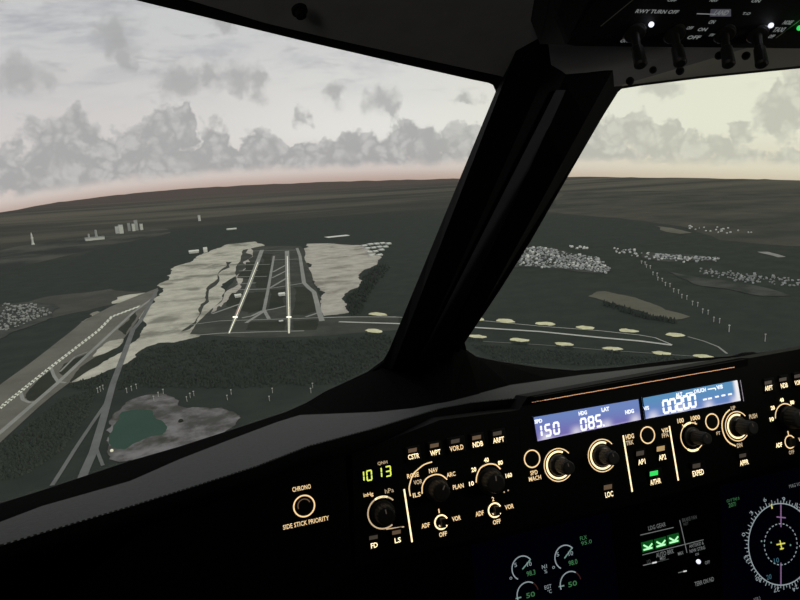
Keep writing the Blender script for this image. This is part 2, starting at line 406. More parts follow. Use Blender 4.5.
# stitched seam along the lip
stv = []
for i in range(len(topf)-6):
    a, c_ = topf[i], topf[i+1]; n_ = max(2, int((c_-a).length/.0035))
    for k in range(n_):
        p = a+(c_-a)*(k/n_); q_ = a+(c_-a)*((k+.55)/n_); stv.append(tube([p+Vector((0, 0, .0003)), q_+Vector((0, 0, .0003))], .0009, 5))
build('stitching', join(*stv), SHIELD, gs)
# black defroster ledge between the padded top and the glass
l1 = [(-130, 546), (0, 504.5), (42, 491.5), (130, 462), (180, 447.5), (245, 426.5), (287, 412.5), (307, 403.5), (326, 392), (349, 381.5), (370, 372), (385, 368), (400, 372)]
l1b = [(-130, 562), (0, 522), (42, 506), (130, 481), (180, 459), (245, 434), (287, 419), (300, 415), (330, 413.5), (349, 413), (375, 412), (414, 408), (450, 401)]
def loft_px(a, c_, pl):
    return [pl(*p, .012) for p in a], [G_(p[0], p[1]+1.5) for p in c_]
pa, pb = loft_px(l1, l1b, L)
LEDGE = mat('ledge_black', (.0010, .0010, .0011), .95, spec=.01, noise=(60, .3, (.0015, .0015, .0016)))
ld = build('ledge', loft(pa, pb, [p+Vector((0, .05, -.12)) for p in pb]), LEDGE, gs)
l2 = [(380, 368), (420, 372), (455, 345), (466, 351), (480, 358.5), (500, 363), (540, 368.8), (575, 371.5), (620, 368), (650, 364), (689, 359.5), (728, 357.5), (800, 349), (900, 334.5)]
l2b = [(375, 412), (414, 408), (440, 403), (450, 401), (480, 394), (510, 385), (550, 378), (580, 375), (620, 370.5), (650, 367), (689, 362.5), (735, 358), (800, 347), (900, 329)]
pa, pb = loft_px(l2, l2b, Rr)
build('ledge', loft(pa, pb, [p+Vector((0, .05, -.12)) for p in pb]), LEDGE, gs)
e = thing('wiper_blade', Rr(745, 352, .0), 'thin black wiper blade resting at the foot of the right windscreen', 'wiper')
pts = [Rr(733, 357, -.01), Rr(743, 354, -.012), Rr(753, 353.4, -.012), Rr(757, 354.5, -.01)]
build('blade', tube(pts, .003, 8), BLACK, e); build('arm', tube([pts[3], pts[3]+Vector((.03, .02, -.03))], .003, 8), BLACK, e)

# ------------------------------------------------------------------ panel toolkit
class Panel:
    def __init__(s, P0, th, toward=None, Rv=Vector((1, 0, 0)), Uv=None):
        s.R = Rv; s.U = Uv or Vector((0, sin(th), cos(th))); s.N = s.R.cross(s.U).normalized()
        if s.N.dot(CAM-P0) < 0: s.N = -s.N
        s.P0 = P0
    def P(s, px, py, w=0.0): return hit(px, py, s.P0+s.N*w, s.N)
    def k(s, px, py): return (s.P(px, py+1)-s.P(px, py-1)).length/2
    def poly(s, name, pts, mt, par, w=.0006, t=.0004):
        return build(name, extrude([s.P(*p, w) for p in pts], -s.N*t), mt, par)
    def ribbon_vf(s, C, rx_, a0, a1, wd, w=.0006, n=40, ry_=None):
        ry_ = ry_ or rx_; o, i = [], []
        for q in range(n+1):
            a = R(a0+(a1-a0)*q/n); d = cos(a)*s.R*rx_+sin(a)*s.U*ry_; dn = d.normalized()
            o.append(C+d+dn*wd/2+s.N*w); i.append(C+d-dn*wd/2+s.N*w)
        return loft(i, o)
    def ring(s, name, px, py, rp, wp, mt, par, a0=0, a1=360, w=.0006):
        k = s.k(px, py); return build(name, s.ribbon_vf(s.P(px, py), rp*k, a0, a1, wp*k, w), mt, par)
    def disc_vf(s, px, py, rp, w=.0005, n=24):
        k = s.k(px, py); C = s.P(px, py); return [C+s.N*w+rp*k*(cos(2*pi*i/n)*s.R+sin(2*pi*i/n)*s.U) for i in range(n)], [list(range(n))]
    def bar_vf(s, a, c_, wp, w=.0006):
        A_, B_ = s.P(*a), s.P(*c_); k = s.k(*a); d = (B_-A_); n_ = d.cross(s.N).normalized()*wp*k/2; up_ = s.N*w
        return [A_+n_+up_, B_+n_+up_, B_-n_+up_, A_-n_+up_], [[0, 1, 2, 3]]
    def bar(s, name, a, c_, wp, mt, par, w=.0006): return build(name, s.bar_vf(a, c_, wp, w), mt, par)
    def text(s, name, txt, px, py, wpx, hpx, mt, par, bold=.0, w=.0007, rot=0.0, lab=None):
        cu = bpy.data.curves.new('t', 'FONT'); cu.body = txt; cu.align_x = 'CENTER'; cu.align_y = 'CENTER'; cu.size = 1.0
        cu.offset = bold; cu.resolution_u = 2
        o = bpy.data.objects.new('t', cu); COL.objects.link(o)
        dg = bpy.context.evaluated_depsgraph_get(); me = bpy.data.meshes.new_from_object(o.evaluated_get(dg))
        bpy.data.objects.remove(o); bpy.data.curves.remove(cu)
        xs = [v.co.x for v in me.vertices]; ys = [v.co.y for v in me.vertices]
        cx, cy = (max(xs)+min(xs))/2, (max(ys)+min(ys))/2; Wd, Hd = max(xs)-min(xs), max(max(ys)-min(ys), .001)
        A_, B_ = s.P(px-wpx/2, py), s.P(px+wpx/2, py); wm = abs((B_-A_).dot(s.R)); hm = hpx*s.k(px, py)
        ca, sa = cos(rot), sin(rot); C = s.P(px, py, w); og = org(par)
        for v_ in me.vertices:
            x, y = (v_.co.x-cx)/Wd*wm, (v_.co.y-cy)/Hd*hm
            v_.co = C+s.R*(x*ca-y*sa)+s.U*(x*sa+y*ca)-og
        me.name = name
        o = meshobj(name, me, mt, par)
        if lab: o['label'] = lab
        return o
    def box_vf(s, px, py, wpx, hpx, d, w=0.0):
        A_, B_ = s.P(px-wpx/2, py), s.P(px+wpx/2, py); wm = abs((B_-A_).dot(s.R))/2; hm = hpx*s.k(px, py)/2; C = s.P(px, py)+s.N*w
        b0 = [C+s.R*x*wm+s.U*y*hm for x, y in ((-1, -1), (1, -1), (1, 1), (-1, 1))]
        ch = .86
        b1 = [C+s.N*d+s.R*x*wm*ch+s.U*y*hm*ch for x, y in ((-1, -1), (1, -1), (1, 1), (-1, 1))]
        bmid = [p+s.N*d*.8 for p in b0]
        return b0+bmid+b1, [[3, 2, 1, 0], [8, 9, 10, 11]]+[[i, (i+1) % 4, (i+1) % 4+4, i+4] for i in range(4)]+[[i+4, (i+1) % 4+4, (i+1) % 4+8, i+8] for i in range(4)]
    def knob(s, par, px, py, rp, h_, name='knob', flute=16, top=.82, skirt=None, pointer=None, mt=None):
        """turned knob: fluted grip on a flange, with a pointer line"""
        k = s.k(px, py); C = s.P(px, py); r = rp*k
        prof = [(0, 1.0), (.12, 1.0), (.16, .80), (.30, top), (.85, top*.94), (.97, top*.86), (1.0, top*.7)]
        seg = 48; vs, fs = [], []
        for t_, q in prof:
            for i in range(seg):
                a = 2*pi*i/seg; fl = 1-(.06 if (.2 < t_ < .9 and i % 3 == 0) else 0)
                vs.append(C+s.N*(t_*h_+.0004)+r*q*fl*(cos(a)*s.R+sin(a)*s.U))
        for j in range(len(prof)-1):
            for i in range(seg): fs.append([j*seg+i, j*seg+(i+1) % seg, (j+1)*seg+(i+1) % seg, (j+1)*seg+i])
        fs.append([(len(prof)-1)*seg+i for i in range(seg)])
        kb = build(name, (vs, fs), mt or KNOB, par)
        a = R(pointer if pointer is not None else 100)
        d = cos(a)*s.R+sin(a)*s.U; e_ = d.cross(s.N).normalized()*r*.05; T = C+s.N*(h_+.0008)
        build('pointer', ([T+d*r*.2+e_, T+d*r*.58+e_, T+d*r*.58-e_, T+d*r*.2-e_], [[0, 1, 2, 3]]), DIM, kb)
        if skirt: build('skirt', s.skirt_vf(C, r*skirt, .0035), SKIRT, kb, smooth=True)
        return kb
    def skirt_vf(s, C, r, h_):
        seg = 40; vs, fs = [], []
        for t_, q in ((0, 1.0), (.5, .98), (1, .86), (1.02, .5)):
            for i in range(seg):
                a = 2*pi*i/seg; vs.append(C+s.N*(t_*h_+.0003)+r*q*(cos(a)*s.R+sin(a)*s.U))
        for j in range(3):
            for i in range(seg): fs.append([j*seg+i, j*seg+(i+1) % seg, (j+1)*seg+(i+1) % seg, (j+1)*seg+i])
        return vs, fs
    def seg7(s, par, ch, px, py, hpx, mt, wd=.12, asp=.52, w=.0009, slant=.06, name='digit'):
        k = s.k(px, py); H = hpx*k; Wd = H*asp; C = s.P(px, py, w); t_ = H*wd
        on = {'0': 'abcdef', '1': 'bc', '2': 'abged', '3': 'abgcd', '5': 'afgcd', '8': 'abcdefg', '-': 'g'}[ch]
        x, y = Wd/2, H/2
        S_ = {'a': ((-x, y), (x, y)), 'b': ((x, y), (x, 0)), 'c': ((x, 0), (x, -y)), 'd': ((-x, -y), (x, -y)), 'e': ((-x, 0), (-x, -y)), 'f': ((-x, y), (-x, 0)), 'g': ((-x, 0), (x, 0))}
        vs, fs = [], []
        for c_ in on:
            (x0, y0), (x1, y1) = S_[c_]; hz = abs(y1-y0) < 1e-9; g_ = t_*(.1 if hz is None else (-.1 if hz else .15))
            if hz: x0 += g_; x1 -= g_
            else: y0 -= g_; y1 += g_
            nx, ny = (0, t_/2) if hz else (t_/2, 0); n = len(vs)
            dx, dy = (t_*.15, 0) if hz else (0, -t_*.15)
            pp = [(x0-0, y0), (x0+dx+nx, y0+dy+ny), (x1-dx+nx, y1-dy+ny), (x1, y1), (x1-dx-nx, y1-dy-ny), (x0+dx-nx, y0+dy-ny)]
            vs += [C+s.R*(a+b_*slant)+s.U*b_ for a, b_ in pp]; fs.append(list(range(n, n+6)))
        return build(name, (vs, fs), mt, par)
    def button(s, par, cap, cx, cy, cw, ch, ix, iy, iw, ih, imat, cmat=None, bold=.02, lit=None):
        bx_, by_ = (cx+ix)/2, (cy+iy)/2
        bt = build('push_button', s.box_vf(bx_, by_, max(cw, iw)*1.25, abs(cy-iy)+ch+4, .003), BLACK, par)
        if lit: bt['label'] = lit
        s.text('caption', cap, cx, cy, cw, ch, cmat or WARMB, bt, bold, w=.0034)
        a = -.19
        pts = [(ix-iw/2, iy-ih/2-a*iw/2), (ix+iw/2, iy-ih/2+a*iw/2), (ix+iw/2, iy+ih/2+a*iw/2), (ix-iw/2, iy+ih/2-a*iw/2)]
        s.poly('indicator', pts, imat, bt, w=.0034, t=.0003)
        return bt
# main glareshield panel plane
t_fcu = .6907
FP = Panel(CAM+ray(635, 430)*t_fcu, R(16.5))
PANELM = mat('panel_black', (.0035, .0035, .0036), .7, spec=.08, noise=(200, .3, (.005, .005, .005), .05))
def slab(name, P, pts, par, mt=PANELM, d=.03, w=0.0):
    return build(name, extrude([P.P(*p, w) for p in pts], -P.N*d), mt, par)

# --- left end panel with chronometer button
p0 = FP.P(300, 510)
t1 = thing('chronometer_panel', p0, 'black panel at the left end with a ringed button marked chrono and side stick priority', 'instrument panel')
slab('panel_face', FP, [(-90, 590), (-60, 800), (352, 574), (345, 452), (258, 480), (130, 520)], t1, w=-.0005)
bt = build('push_button', FP.box_vf(304, 505.6, 17, 17, .0015), BLACK, t1)
FP.ring('lit_ring', 304, 505.6, 10.6, 1.5, WARM, bt, w=.0018)
FP.ring('inner_ring', 304, 505, 6.4, 1.2, WARMD, bt, 20, 200, .0018)
FP.text('caption', 'CHRONO', 301.6, 488, 19, 4.8, WARM, t1, .015)
FP.text('caption', 'SIDE STICK PRIORITY', 306.2, 522.6, 47, 4.8, WARM, t1, .01)

def knob_ring(par, px, py, rp, wp, a0, a1, mt=WARM, nm='dial_ring'): return FP.ring(nm, px, py, rp, wp, mt, par, a0, a1)
# --- captain's display control panel
t2 = thing('display_control_panel', FP.P(430, 495), 'black control panel showing 1013 in yellow-green digits, with two large selector knobs', 'instrument panel')
slab('panel_face', FP, [(352, 454), (440, 420), (519, 410), (524, 528), (400, 556), (356, 566)], t2, w=-.0002)
dp = build('digital_display', FP.box_vf(377, 474, 36, 15, .0006), SCREEN, t2)
for c_, x, y in (('1', 361.5, 476.6), ('0', 369.3, 475.4), ('1', 379.2, 472.8), ('3', 388.3, 471.2)): FP.seg7(dp, c_, x, y, 9.6, YG, .15, .5)
FP.text('caption', 'QNH', 382.5, 463, 10, 3.8, WARMD if 0 else mat('backlit_warm_mid', (.2, .15, .1), .6, emit=(1.0, .74, .45), es=.55), t2, .01)
MIDW = MATS['backlit_warm_mid']
FP.text('caption', 'inHg', 368.5, 495, 10, 5, WARM, t2, .02); FP.text('caption', 'hPa', 389.3, 490.6, 9, 4.6, MIDW, t2)
knob_ring(t2, 383, 512.5, 16, 1.5, 40, 300, MIDW); FP.bar('scale_mark', (386, 529), (404, 526.6), 1.2, MIDW, t2)
knob_ring(t2, 383, 512.5, 16, 2.0, 65, 115, WARMB)
FP.knob(t2, 383, 512.5, 12.5, .016, pointer=95, name='pressure_knob')
def but(par, cap, cx, cy, cw, ix, iy, imat=DIM, iw=8.5, ih=3.8, ch=5.2, cm=None, lit=None): return FP.button(par, cap, cx, cy, cw, ch, ix, iy, iw, ih, imat, cm, .022, lit)
but(t2, 'FD', 374.3, 545.3, 7, 373.5, 537.5); but(t2, 'LS', 397.8, 540.2, 6.5, 396.5, 532.3, imat=WARMD)
FP.bar('divider_line', (404, 489), (412, 542), 1.7, WARMB, t2)
for cap, cx, cy, cw, ix, iy, im in (('CSTR', 413.7, 456.4, 11.5, 412.6, 450.3, WARMD), ('WPT', 435.4, 452.6, 10.5, 434.4, 445.5, WARMD), ('VOR.D', 456.6, 448, 14, 455.3, 441.2, DIM), ('NDB', 477.9, 444.2, 10.5, 476.7, 437.5, WARMD), ('ARPT', 498.6, 439.9, 11.5, 497.4, 433.4, DIM)):
    but(t2, cap, cx, cy, cw, ix, iy, im, cm=WARM if cap == 'VOR.D' else None)
# mode selector
def px_arc(name, P, pts, wp, mt, par, w=.0006):
    pp = catmull(pts, 6); A_ = [P.P(*p) for p in pp]; k = P.k(*pts[0]); o, i = [], []
    for q in range(len(A_)):
        d = (A_[min(q+1, len(A_)-1)]-A_[max(q-1, 0)]).normalized().cross(P.N)*wp*k/2
        o.append(A_[q]+d+P.N*w); i.append(A_[q]-d+P.N*w)
    return build(name, loft(o, i), mt, par)
px_arc('scale_arc', FP, [(410.3, 496), (409, 488), (410.8, 479.8), (413, 474), (417.5, 469.6), (424, 464.5), (432, 461.8)], 1.3, WARM, t2)
px_arc('scale_arc', FP, [(422, 493.7), (422.2, 486), (425.5, 479.3), (430, 476), (436, 474.3), (442, 475.5), (447, 479.5)], 1.3, WARM, t2)
for tx, x, y, w_, mt_ in (('ROSE', 413, 475.3, 12, WARM), ('NAV', 433.4, 470.3, 9, WARM), ('ARC', 451, 474.4, 9, WARM), ('VOR', 418, 482, 9, MIDW), ('ILS', 416.8, 494.8, 8, WARM), ('PLAN', 458.3, 486.4, 11, WARM)):
    FP.text('caption', tx, x, y, w_, 4.6, mt_, t2, .02)
FP.knob(t2, 436.5, 489, 12.5, .017, pointer=60, name='mode_selector_knob')
px_arc('scale_arc', FP, [(476, 482.5), (476.6, 476), (480, 468.3), (486, 464.6), (491, 463.8), (496, 465), (500.3, 469)], 1.4, WARM, t2)
for tx, x, y, w_ in (('10', 471.5, 483.6, 5), ('20', 473.8, 469.6, 5), ('40', 486.4, 460, 5), ('80', 500.4, 462.7, 5), ('160', 508.8, 475.3, 6.5)):
    FP.text('caption', tx, x, y, w_, 4.6, WARMB, t2, .03)
FP.knob(t2, 489.8, 480.5, 13.5, .017, pointer=90, name='range_selector_knob')
for x, y in ((504, 492), (508, 490.3)): build('scale_mark', FP.disc_vf(x, y, .8), MIDW, t2)
def sel(par, x, y, num, nx, ny, adf, vor, off):
    sw = build('selector_switch', FP.box_vf(x+.5, y, 4.5, 9, .007), KNOB, par)
    FP.ring('lit_ring', x, y, 7.0, 1.6, WARMB, sw, 20, 325)
    px_arc('pointer', FP, [(x-2.5, y+3.2), (x-.5, y+4.4), (x+2.4, y+3.6)], 1.4, WARM, sw, .0008)
    FP.text('caption', num, nx, ny, 1.2 if num == '1' else 2.4, 4.4, WARM, par, .02)
    for t_, p, w_ in (('ADF', adf, 8.5), ('VOR', vor, 9), ('OFF', off, 8)):
        if p: FP.text('caption', t_, *p, w_, 4.8, WARM, par, .025)
sel(t2, 441.2, 522, '1', 439, 511, (425.6, 525.4), (456.5, 518.4), (443, 534.2))
sel(t2, 494.6, 510, '2', 493, 499, (479.6, 513.5), (509.4, 506.7), (496.8, 521.8))

# --- flight control unit
t3 = thing('flight_control_unit', FP.P(635, 440), 'black control unit whose blue lit displays read 150, 085 and 00200', 'control unit')
slab('panel_face', FP, [(519, 410), (528, 396.5), (740, 358), (750, 358), (762, 468), (640, 503), (524, 528)], t3)
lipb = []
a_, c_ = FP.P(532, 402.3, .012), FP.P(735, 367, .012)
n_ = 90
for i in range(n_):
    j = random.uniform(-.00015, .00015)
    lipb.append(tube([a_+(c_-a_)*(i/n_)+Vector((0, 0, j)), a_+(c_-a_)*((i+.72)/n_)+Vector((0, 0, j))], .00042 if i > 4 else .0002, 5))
hd = build('hood', extrude([FP.P(531, 396.5, .0), FP.P(741, 359, .0), FP.P(741, 366, .0), FP.P(531, 403, .0)], FP.N*.0105), LEDGE0, t3)
build('flood_reflection', join(*lipb), mat('flood_reflection_orange', (.4, .2, .1), .6, emit=(1.0, .50, .26), es=.75), hd)  # reflection of the flood light, painted as a glowing orange line
def lcd(quad, mt, bez):
    pts = [FP.P(*p, .0006) for p in quad]      # bl, br, tr, tl
    me = bpy.data.meshes.new('display'); og = org(t3)
    me.from_pydata([tuple(p-og) for p in pts], [], [[0, 1, 2, 3]]); uv = me.uv_layers.new(name='UVMap')
    for i, c_ in enumerate(((0, 0), (1, 0), (1, 1), (0, 1))): uv.data[i].uv = c_
    o = meshobj('display', me, mt, t3)
    loop = quad+[quad[0]]
    build('bezel', join(*[FP.bar_vf(loop[i], loop[i+1], 1.3, .0012) for i in range(4)]), BLACK, o)
    return o
d1 = lcd([(536.6, 441.8), (641, 420), (638.2, 398.3), (532.4, 416.6)], LCD1, 0)
d2 = lcd([(644.6, 419.6), (740.8, 401), (737.2, 379.3), (641.6, 397.4)], LCD2, 0)
for c_, x, y in (('1', 539, 431.3), ('5', 548, 430.2), ('0', 556.4, 428.2), ('0', 583.6, 424.2), ('8', 591.2, 422.4), ('5', 598.6, 420.8)): FP.seg7(d1, c_, x, y, 11, WHITE, .2, .5, .0012)
build('digit', FP.disc_vf(603.2, 425.3, 1.1, .0012), WHITE, d1)
for tx, x, y, w_ in (('SPD', 538.4, 421.2, 8), ('HDG', 582.8, 413, 8.5), ('LAT', 605.4, 409.3, 8), ('HDG', 629.6, 411.6, 9)): FP.text('caption', tx, x, y, w_, 4.2, WHITE, d1, .05, .0012)
for c_, x, y in (('0', 666, 406.6), ('0', 672.8, 405.3), ('2', 679.4, 403.6), ('0', 686.1, 402.2), ('0', 692.8, 400.8)): FP.seg7(d2, c_, x, y, 12, WHITE, .2, .52, .0012)
for x, y in ((705, 399.4), (710, 398.4), (717, 396.7), (723.4, 395.4), (730, 394.2)): FP.text('digit', '-', x, y, 4, 1.7, WHITE, d2, .03, .0012)
for tx, x, y, w_ in (('V/S', 646.2, 408.2, 6), ('ALT', 679, 394.6, 7), ('LVL/CH', 700, 390.6, 12), ('V/S', 719.6, 387, 6.5)): FP.text('caption', tx, x, y, w_, 4, WHITE, d2, .05, .0012)
for a_, c_ in (((685.4, 393.6), (692, 392.3)), ((685.4, 393.6), (685.8, 396)), ((707, 389.4), (714.6, 388)), ((714.6, 388), (715, 390.2))): FP.bar('caption', a_, c_, 1.1, WHITE, d2, .0012)
# right end reflection of the display window, painted as a glowing strip
FP.bar('bezel', (739.5, 380), (743, 401.2), .8, mat('bezel_reflection', (.5, .5, .55), .3, emit=(.7, .6, .8), es=.25), d2, .0012)
def rbut(x, y, r, lab=None):
    o = build('push_button', tube([FP.P(x, y), FP.P(x, y)+FP.N*.0008], (r-1.6)*FP.k(x, y), 24), BLACK, t3)
    FP.ring('lit_ring', x, y, r-.6, 1.35, WARM, o, w=.0012)
rbut(531.6, 458.6, 9.2); rbut(647, 435, 8.8); rbut(711.4, 421.6, 8.4)
FP.text('caption', 'SPD', 534, 472.6, 7.5, 4.6, WARM, t3, .02); FP.text('caption', 'MACH', 535, 478.2, 12.5, 4.6, WARM, t3, .02)
def bigknob(x, y, r, ln, nm, ring2=True, kr=8.6, a=(35, 320), arc2=None):
    kb = FP.knob(t3, x, y, kr, ln, name=nm, top=.9, skirt=1.28)
    FP.ring('lit_ring', x, y, r-.6, 1.1, WARM, kb, *a)
    if ring2: FP.ring('lit_ring', x, y, r-3.6, 2.0, WARMB, kb, 60, 310)
    return kb
bigknob(558.4, 464.8, 17, .022, 'speed_knob'); bigknob(602, 455.4, 16.8, .022, 'heading_knob')
bigknob(692, 436.6, 14.5, .024, 'altitude_knob', False, 7.6, (55, 325)); FP.ring('dial_ring', 692, 436.6, 14, 2.2, WARMB, t3, 85, 125); FP.ring('dial_ring', 692, 436.6, 14, 2.2, WARMB, t3, 235, 290)
bigknob(737, 426.2, 15.2, .024, 'vertical_speed_knob', True, 8.4)
px_arc('scale_arc', FP, [(729.6, 409.5), (725, 414), (722, 421), (722, 429), (724.6, 437), (729, 442.6), (735.5, 446)], 1.5, WARM, t3)
for tx, x, y, w_, h_, mt_ in (('UP', 733.2, 408, 4.5, 4, MIDW), ('DN', 739.6, 445.2, 5.5, 4.4, MIDW), ('PUSH', 753.2, 416.2, 8, 4.6, MIDW), ('FT', 718.4, 433.2, 4, 3.4, MIDW), ('100', 680.6, 420.6, 6.5, 4.8, WARM), ('1000', 695.4, 417.8, 9.5, 4.8, WARM),
                       ('HDG', 629.8, 436.5, 8.5, 5, WARM), ('TRK', 629.8, 442.6, 8, 4.6, MIDW), ('V/S', 665, 430.4, 7, 4.6, WARM), ('FPA', 665.4, 435.2, 7, 4.4, MIDW)):
    FP.text('caption', tx, x, y, w_, h_, mt_, t3, .03)
for a_, c_ in (((682, 424.4), (683.4, 427)), ((694.6, 421.4), (695, 424.4))): FP.bar('scale_mark', a_, c_, 1.1, WARM, t3)
FP.bar('divider_line', (622.8, 435.3), (632, 491.7), 1.7, WARMB, t3); FP.bar('divider_line', (669, 426), (678, 480.5), 1.7, WARMB, t3)
but(t3, 'AP1', 641.7, 461.8, 7.5, 640.2, 453.3, iw=7.5, ih=4.4, ch=5.4); but(t3, 'AP2', 662.4, 457.2, 7.5, 660.8, 448.6, AMBD, 7.8, 4.8, 5.4, lit='button with an amber indicator lit')
but(t3, 'A/THR', 655.6, 481.6, 11, 654, 473.3, GREEN, 8, 4.6, 5.4, lit='button with a green indicator lit')
but(t3, 'LOC', 609.2, 494.3, 8, 608, 487.1, WARMD, 8, 4.6, 5.6); but(t3, 'EXPED', 698.2, 472.8, 11.5, 696.6, 465.8, DIM, 7.5, 4.2, 5.6); but(t3, 'APPR', 744.2, 462.5, 9, 742.8, 455.6, DIM, 6.5, 3.6, 5.2)

# --- first officer's display control panel
t4 = thing('display_control_panel', FP.P(785, 420), 'black control panel right of the blue displays, with four-dot knob scale', 'instrument panel')
slab('panel_face', FP, [(750, 358), (900, 331), (910, 430), (762, 468)], t4, w=-.0002)
for cap, cx, cy, w_, ix, iy in (('ARPT', 768.8, 388, 8, 768.3, 382.6), ('NDB', 784.3, 385.4, 7, 783, 379.4), ('VOR.D', 799, 382.4, 9, 798, 376)): but(t4, cap, cx, cy, w_, ix, iy, DIM, 7, 3.2, 4.8)
px_arc('scale_arc', FP, [(775, 418.4), (775.4, 412.5), (778, 407), (782.4, 404), (787, 404), (791, 406)], 1.2, WARM, t4)
for tx, x, y in (('10', 771.8, 419.2), ('20', 772.8, 407.8), ('40', 781.8, 400), ('80', 792.2, 402.4)): FP.text('caption', tx, x, y, 4.2, 4.2, WARMB, t4, .05)
FP.knob(t4, 789, 418, 12.5, .016, pointer=95, name='range_selector_knob')
sw = build('selector_switch', FP.box_vf(790, 442, 4, 8, .006), KNOB, t4)
FP.ring('lit_ring', 789.6, 441.8, 6.3, 1.3, WARM, sw, 20, 325)
FP.text('caption', '1', 788.2, 433, 1.1, 4, WARM, t4, .02); FP.text('caption', 'ADF', 779, 445, 6.5, 4.6, WARMB, t4, .04); FP.text('caption', 'OFF', 791.6, 452.2, 5.5, 4, MIDW, t4, .01); FP.text('caption', 'VOR', 802, 439.2, 7, 4.4, WARM, t4, .02)

# ------------------------------------------------------------------ lower main panel (set back under the glareshield)
MP = Panel(CAM+ray(640, 550)*.80, R(16))
# engine display
t5 = thing('engine_display', MP.P(548, 580), 'dark engine display with four round gauges left of the landing gear panel', 'display')
sc5 = slab('screen', MP, [(470, 545), (611, 512), (626, 640), (484, 675)], t5, SCREEN, .02)
slab('panel_face', MP, [(-120, 620), (470, 525), (471, 545), (484, 675), (486, 800), (-120, 900)], t5, PANELM, .02)
def gauge(x, y, rp, a0, a1, nd, num, val, vx, vy, n10=None):
    k = MP.k(x, y); g_ = build('gauge', MP.ribbon_vf(MP.P(x, y), rp*k, a0, a1, 1.15*k, .0008), SYM, t5)
    if nd: MP.bar('needle', *nd, 1.3, SYMC, g_)
    if num: MP.text('numeral', *num, 2.6, 4, SYM, g_)
    if n10: MP.text('numeral', *n10, 4.6, 4.4, SYM, g_)
    MP.text('readout', val, vx, vy, 9, 5.2, SYMG, g_, .01)
    return g_
g1 = gauge(522.3, 567.8, 12, 35, 235, ((522.3, 569), (530.5, 559)), ('5', 515.6, 565), '98.3', 531, 573, ('10', 529.3, 564))
g2 = gauge(565, 557, 12, 35, 235, ((564.2, 558.2), (572, 547.6)), ('5', 557.8, 554.4), '98.0', 573, 562.4, ('10', 570.8, 553.4))
g3 = gauge(527.6, 594, 12.3, 52, 195, ((515.5, 598.5), (521, 597)), None, '50', 530.6, 594.8)
g4 = gauge(570.5, 583.5, 12.3, 52, 195, ((558.5, 586.6), (564, 585.4)), None, '50', 572.6, 583.8)
for g_, x, y in ((g1, 522.3, 567.8), (g2, 565, 557)): MP.text('marker', 'o', x-11.4, y+10.4, 2.8, 2.8, SYM, g_)
for g_, x, y in ((g3, 527.6, 594), (g4, 570.5, 583.5)): MP.ring('red_sector', x, y, 12.3, 1.3, SYMR, g_, 8, 50)
for tx, x, y, w_, mt_ in (('N1', 544.4, 566.6, 5, SYM), ('%', 545.7, 571.4, 3, SYM), ('EGT', 548, 586.8, 7, SYM), ('°C', 549.6, 591.4, 4, SYMD if 0 else SYM), ('FLX', 583.5, 537.8, 7, SYMG), ('95.0', 586.5, 542.4, 11, SYMG)):
    MP.text('caption', tx, x, y, w_, 3.9, mt_, t5)
# landing gear and autobrake panel
t6 = thing('landing_gear_panel', MP.P(672, 560), 'black landing gear panel with three glowing green arrows and a small white lamp', 'instrument panel')
slab('panel_face', MP, [(611, 512), (720, 485.5), (724, 643), (626, 660)], t6, PANELM, .02, .002)
MPp = Panel(MP.P0+MP.N*.002, R(16))
MPp.text('caption', 'LDG GEAR', 657, 526.3, 18, 4.3, SOFTW, t6); MPp.bar('line', (640, 535), (673.3, 527.3), .8, SOFTW, t6)
for x, y in ((647.4, 546), (660.4, 542.7), (673.3, 539)):
    g_ = build('gear_light', MPp.box_vf(x, y, 12, 10, .001), GEARG, t6)
    vs = [MPp.bar_vf((x-4.6, y-1.2), (x+.6, y+1.6), 1.7, .0014), MPp.bar_vf((x+.4, y+2.0), (x+4.2, y-2.9), 1.7, .0014), MPp.bar_vf((x-4.6, y+3.7), (x+4.4, y+1.4), 1.7, .0014)]
    build('arrow', join(*vs), GEARB, g_)
MPp.bar('line', (642, 554.9), (703.3, 539.6), .8, SOFTW, t6); MPp.bar('line', (679.3, 520), (686.7, 552.7), .9, SOFTW, t6)
for tx, x, y, w_, h_, mt_ in (('AUTO BRK', 665, 553.2, 18.5, 4.6, SOFTW), ('LO', 648.8, 561.2, 3.6, 3.2, SOFTD), ('MED', 662.7, 558, 5.6, 3.4, SOFTW), ('MAX', 680.7, 553.2, 5.6, 3.4, SOFTW),
                              ('ANTISKID &', 696.4, 544.6, 15, 3.4, SOFTW), ('N/W STRG', 697.4, 549.4, 16, 3.6, SOFTW), ('ON', 697, 554.2, 3.6, 2.6, SOFTW), ('OFF', 707.4, 562.4, 5, 3.4, SOFTW), ('TERR ON ND', 704.4, 581.6, 20, 4.6, SOFTW), ('BRAKE FAN', 689.5, 518.6, 15, 3.8, SOFTD), ('HOT', 686, 523.8, 5, 3, SOFTD)):
    MPp.text('caption', tx, x, y, w_, h_, mt_, t6, .01)
MPp.bar('line', (642.7, 565.3), (652, 563), 1.0, SOFTW, t6); MPp.bar('line', (652, 563), (656.5, 561.9), 1.6, mat('engraved_white_bright', (.3, .3, .3), .6, emit=(.9, .9, .9), es=.7), t6); MPp.bar('line', (656.5, 561.9), (668.7, 558.8), .7, SOFTD, t6)
MPp.bar('line', (678, 572.6), (683, 571.4), .8, SOFTW, t6); MPp.bar('line', (683, 571.4), (686.4, 570.7), 1.4, MATS['engraved_white_bright'], t6)
ts = build('toggle_switch', tube([MPp.P(698.6, 563), MPp.P(698.6, 563, .006), MPp.P(698.4, 562, .012)], [.0022, .0026, .0030], 14), METAL, t6)
build('lit_tip', tube([MPp.P(698.5, 561.6, .012), MPp.P(698.5, 561.4, .0145)], [.0030, .0026], 14), LAMPW, ts)
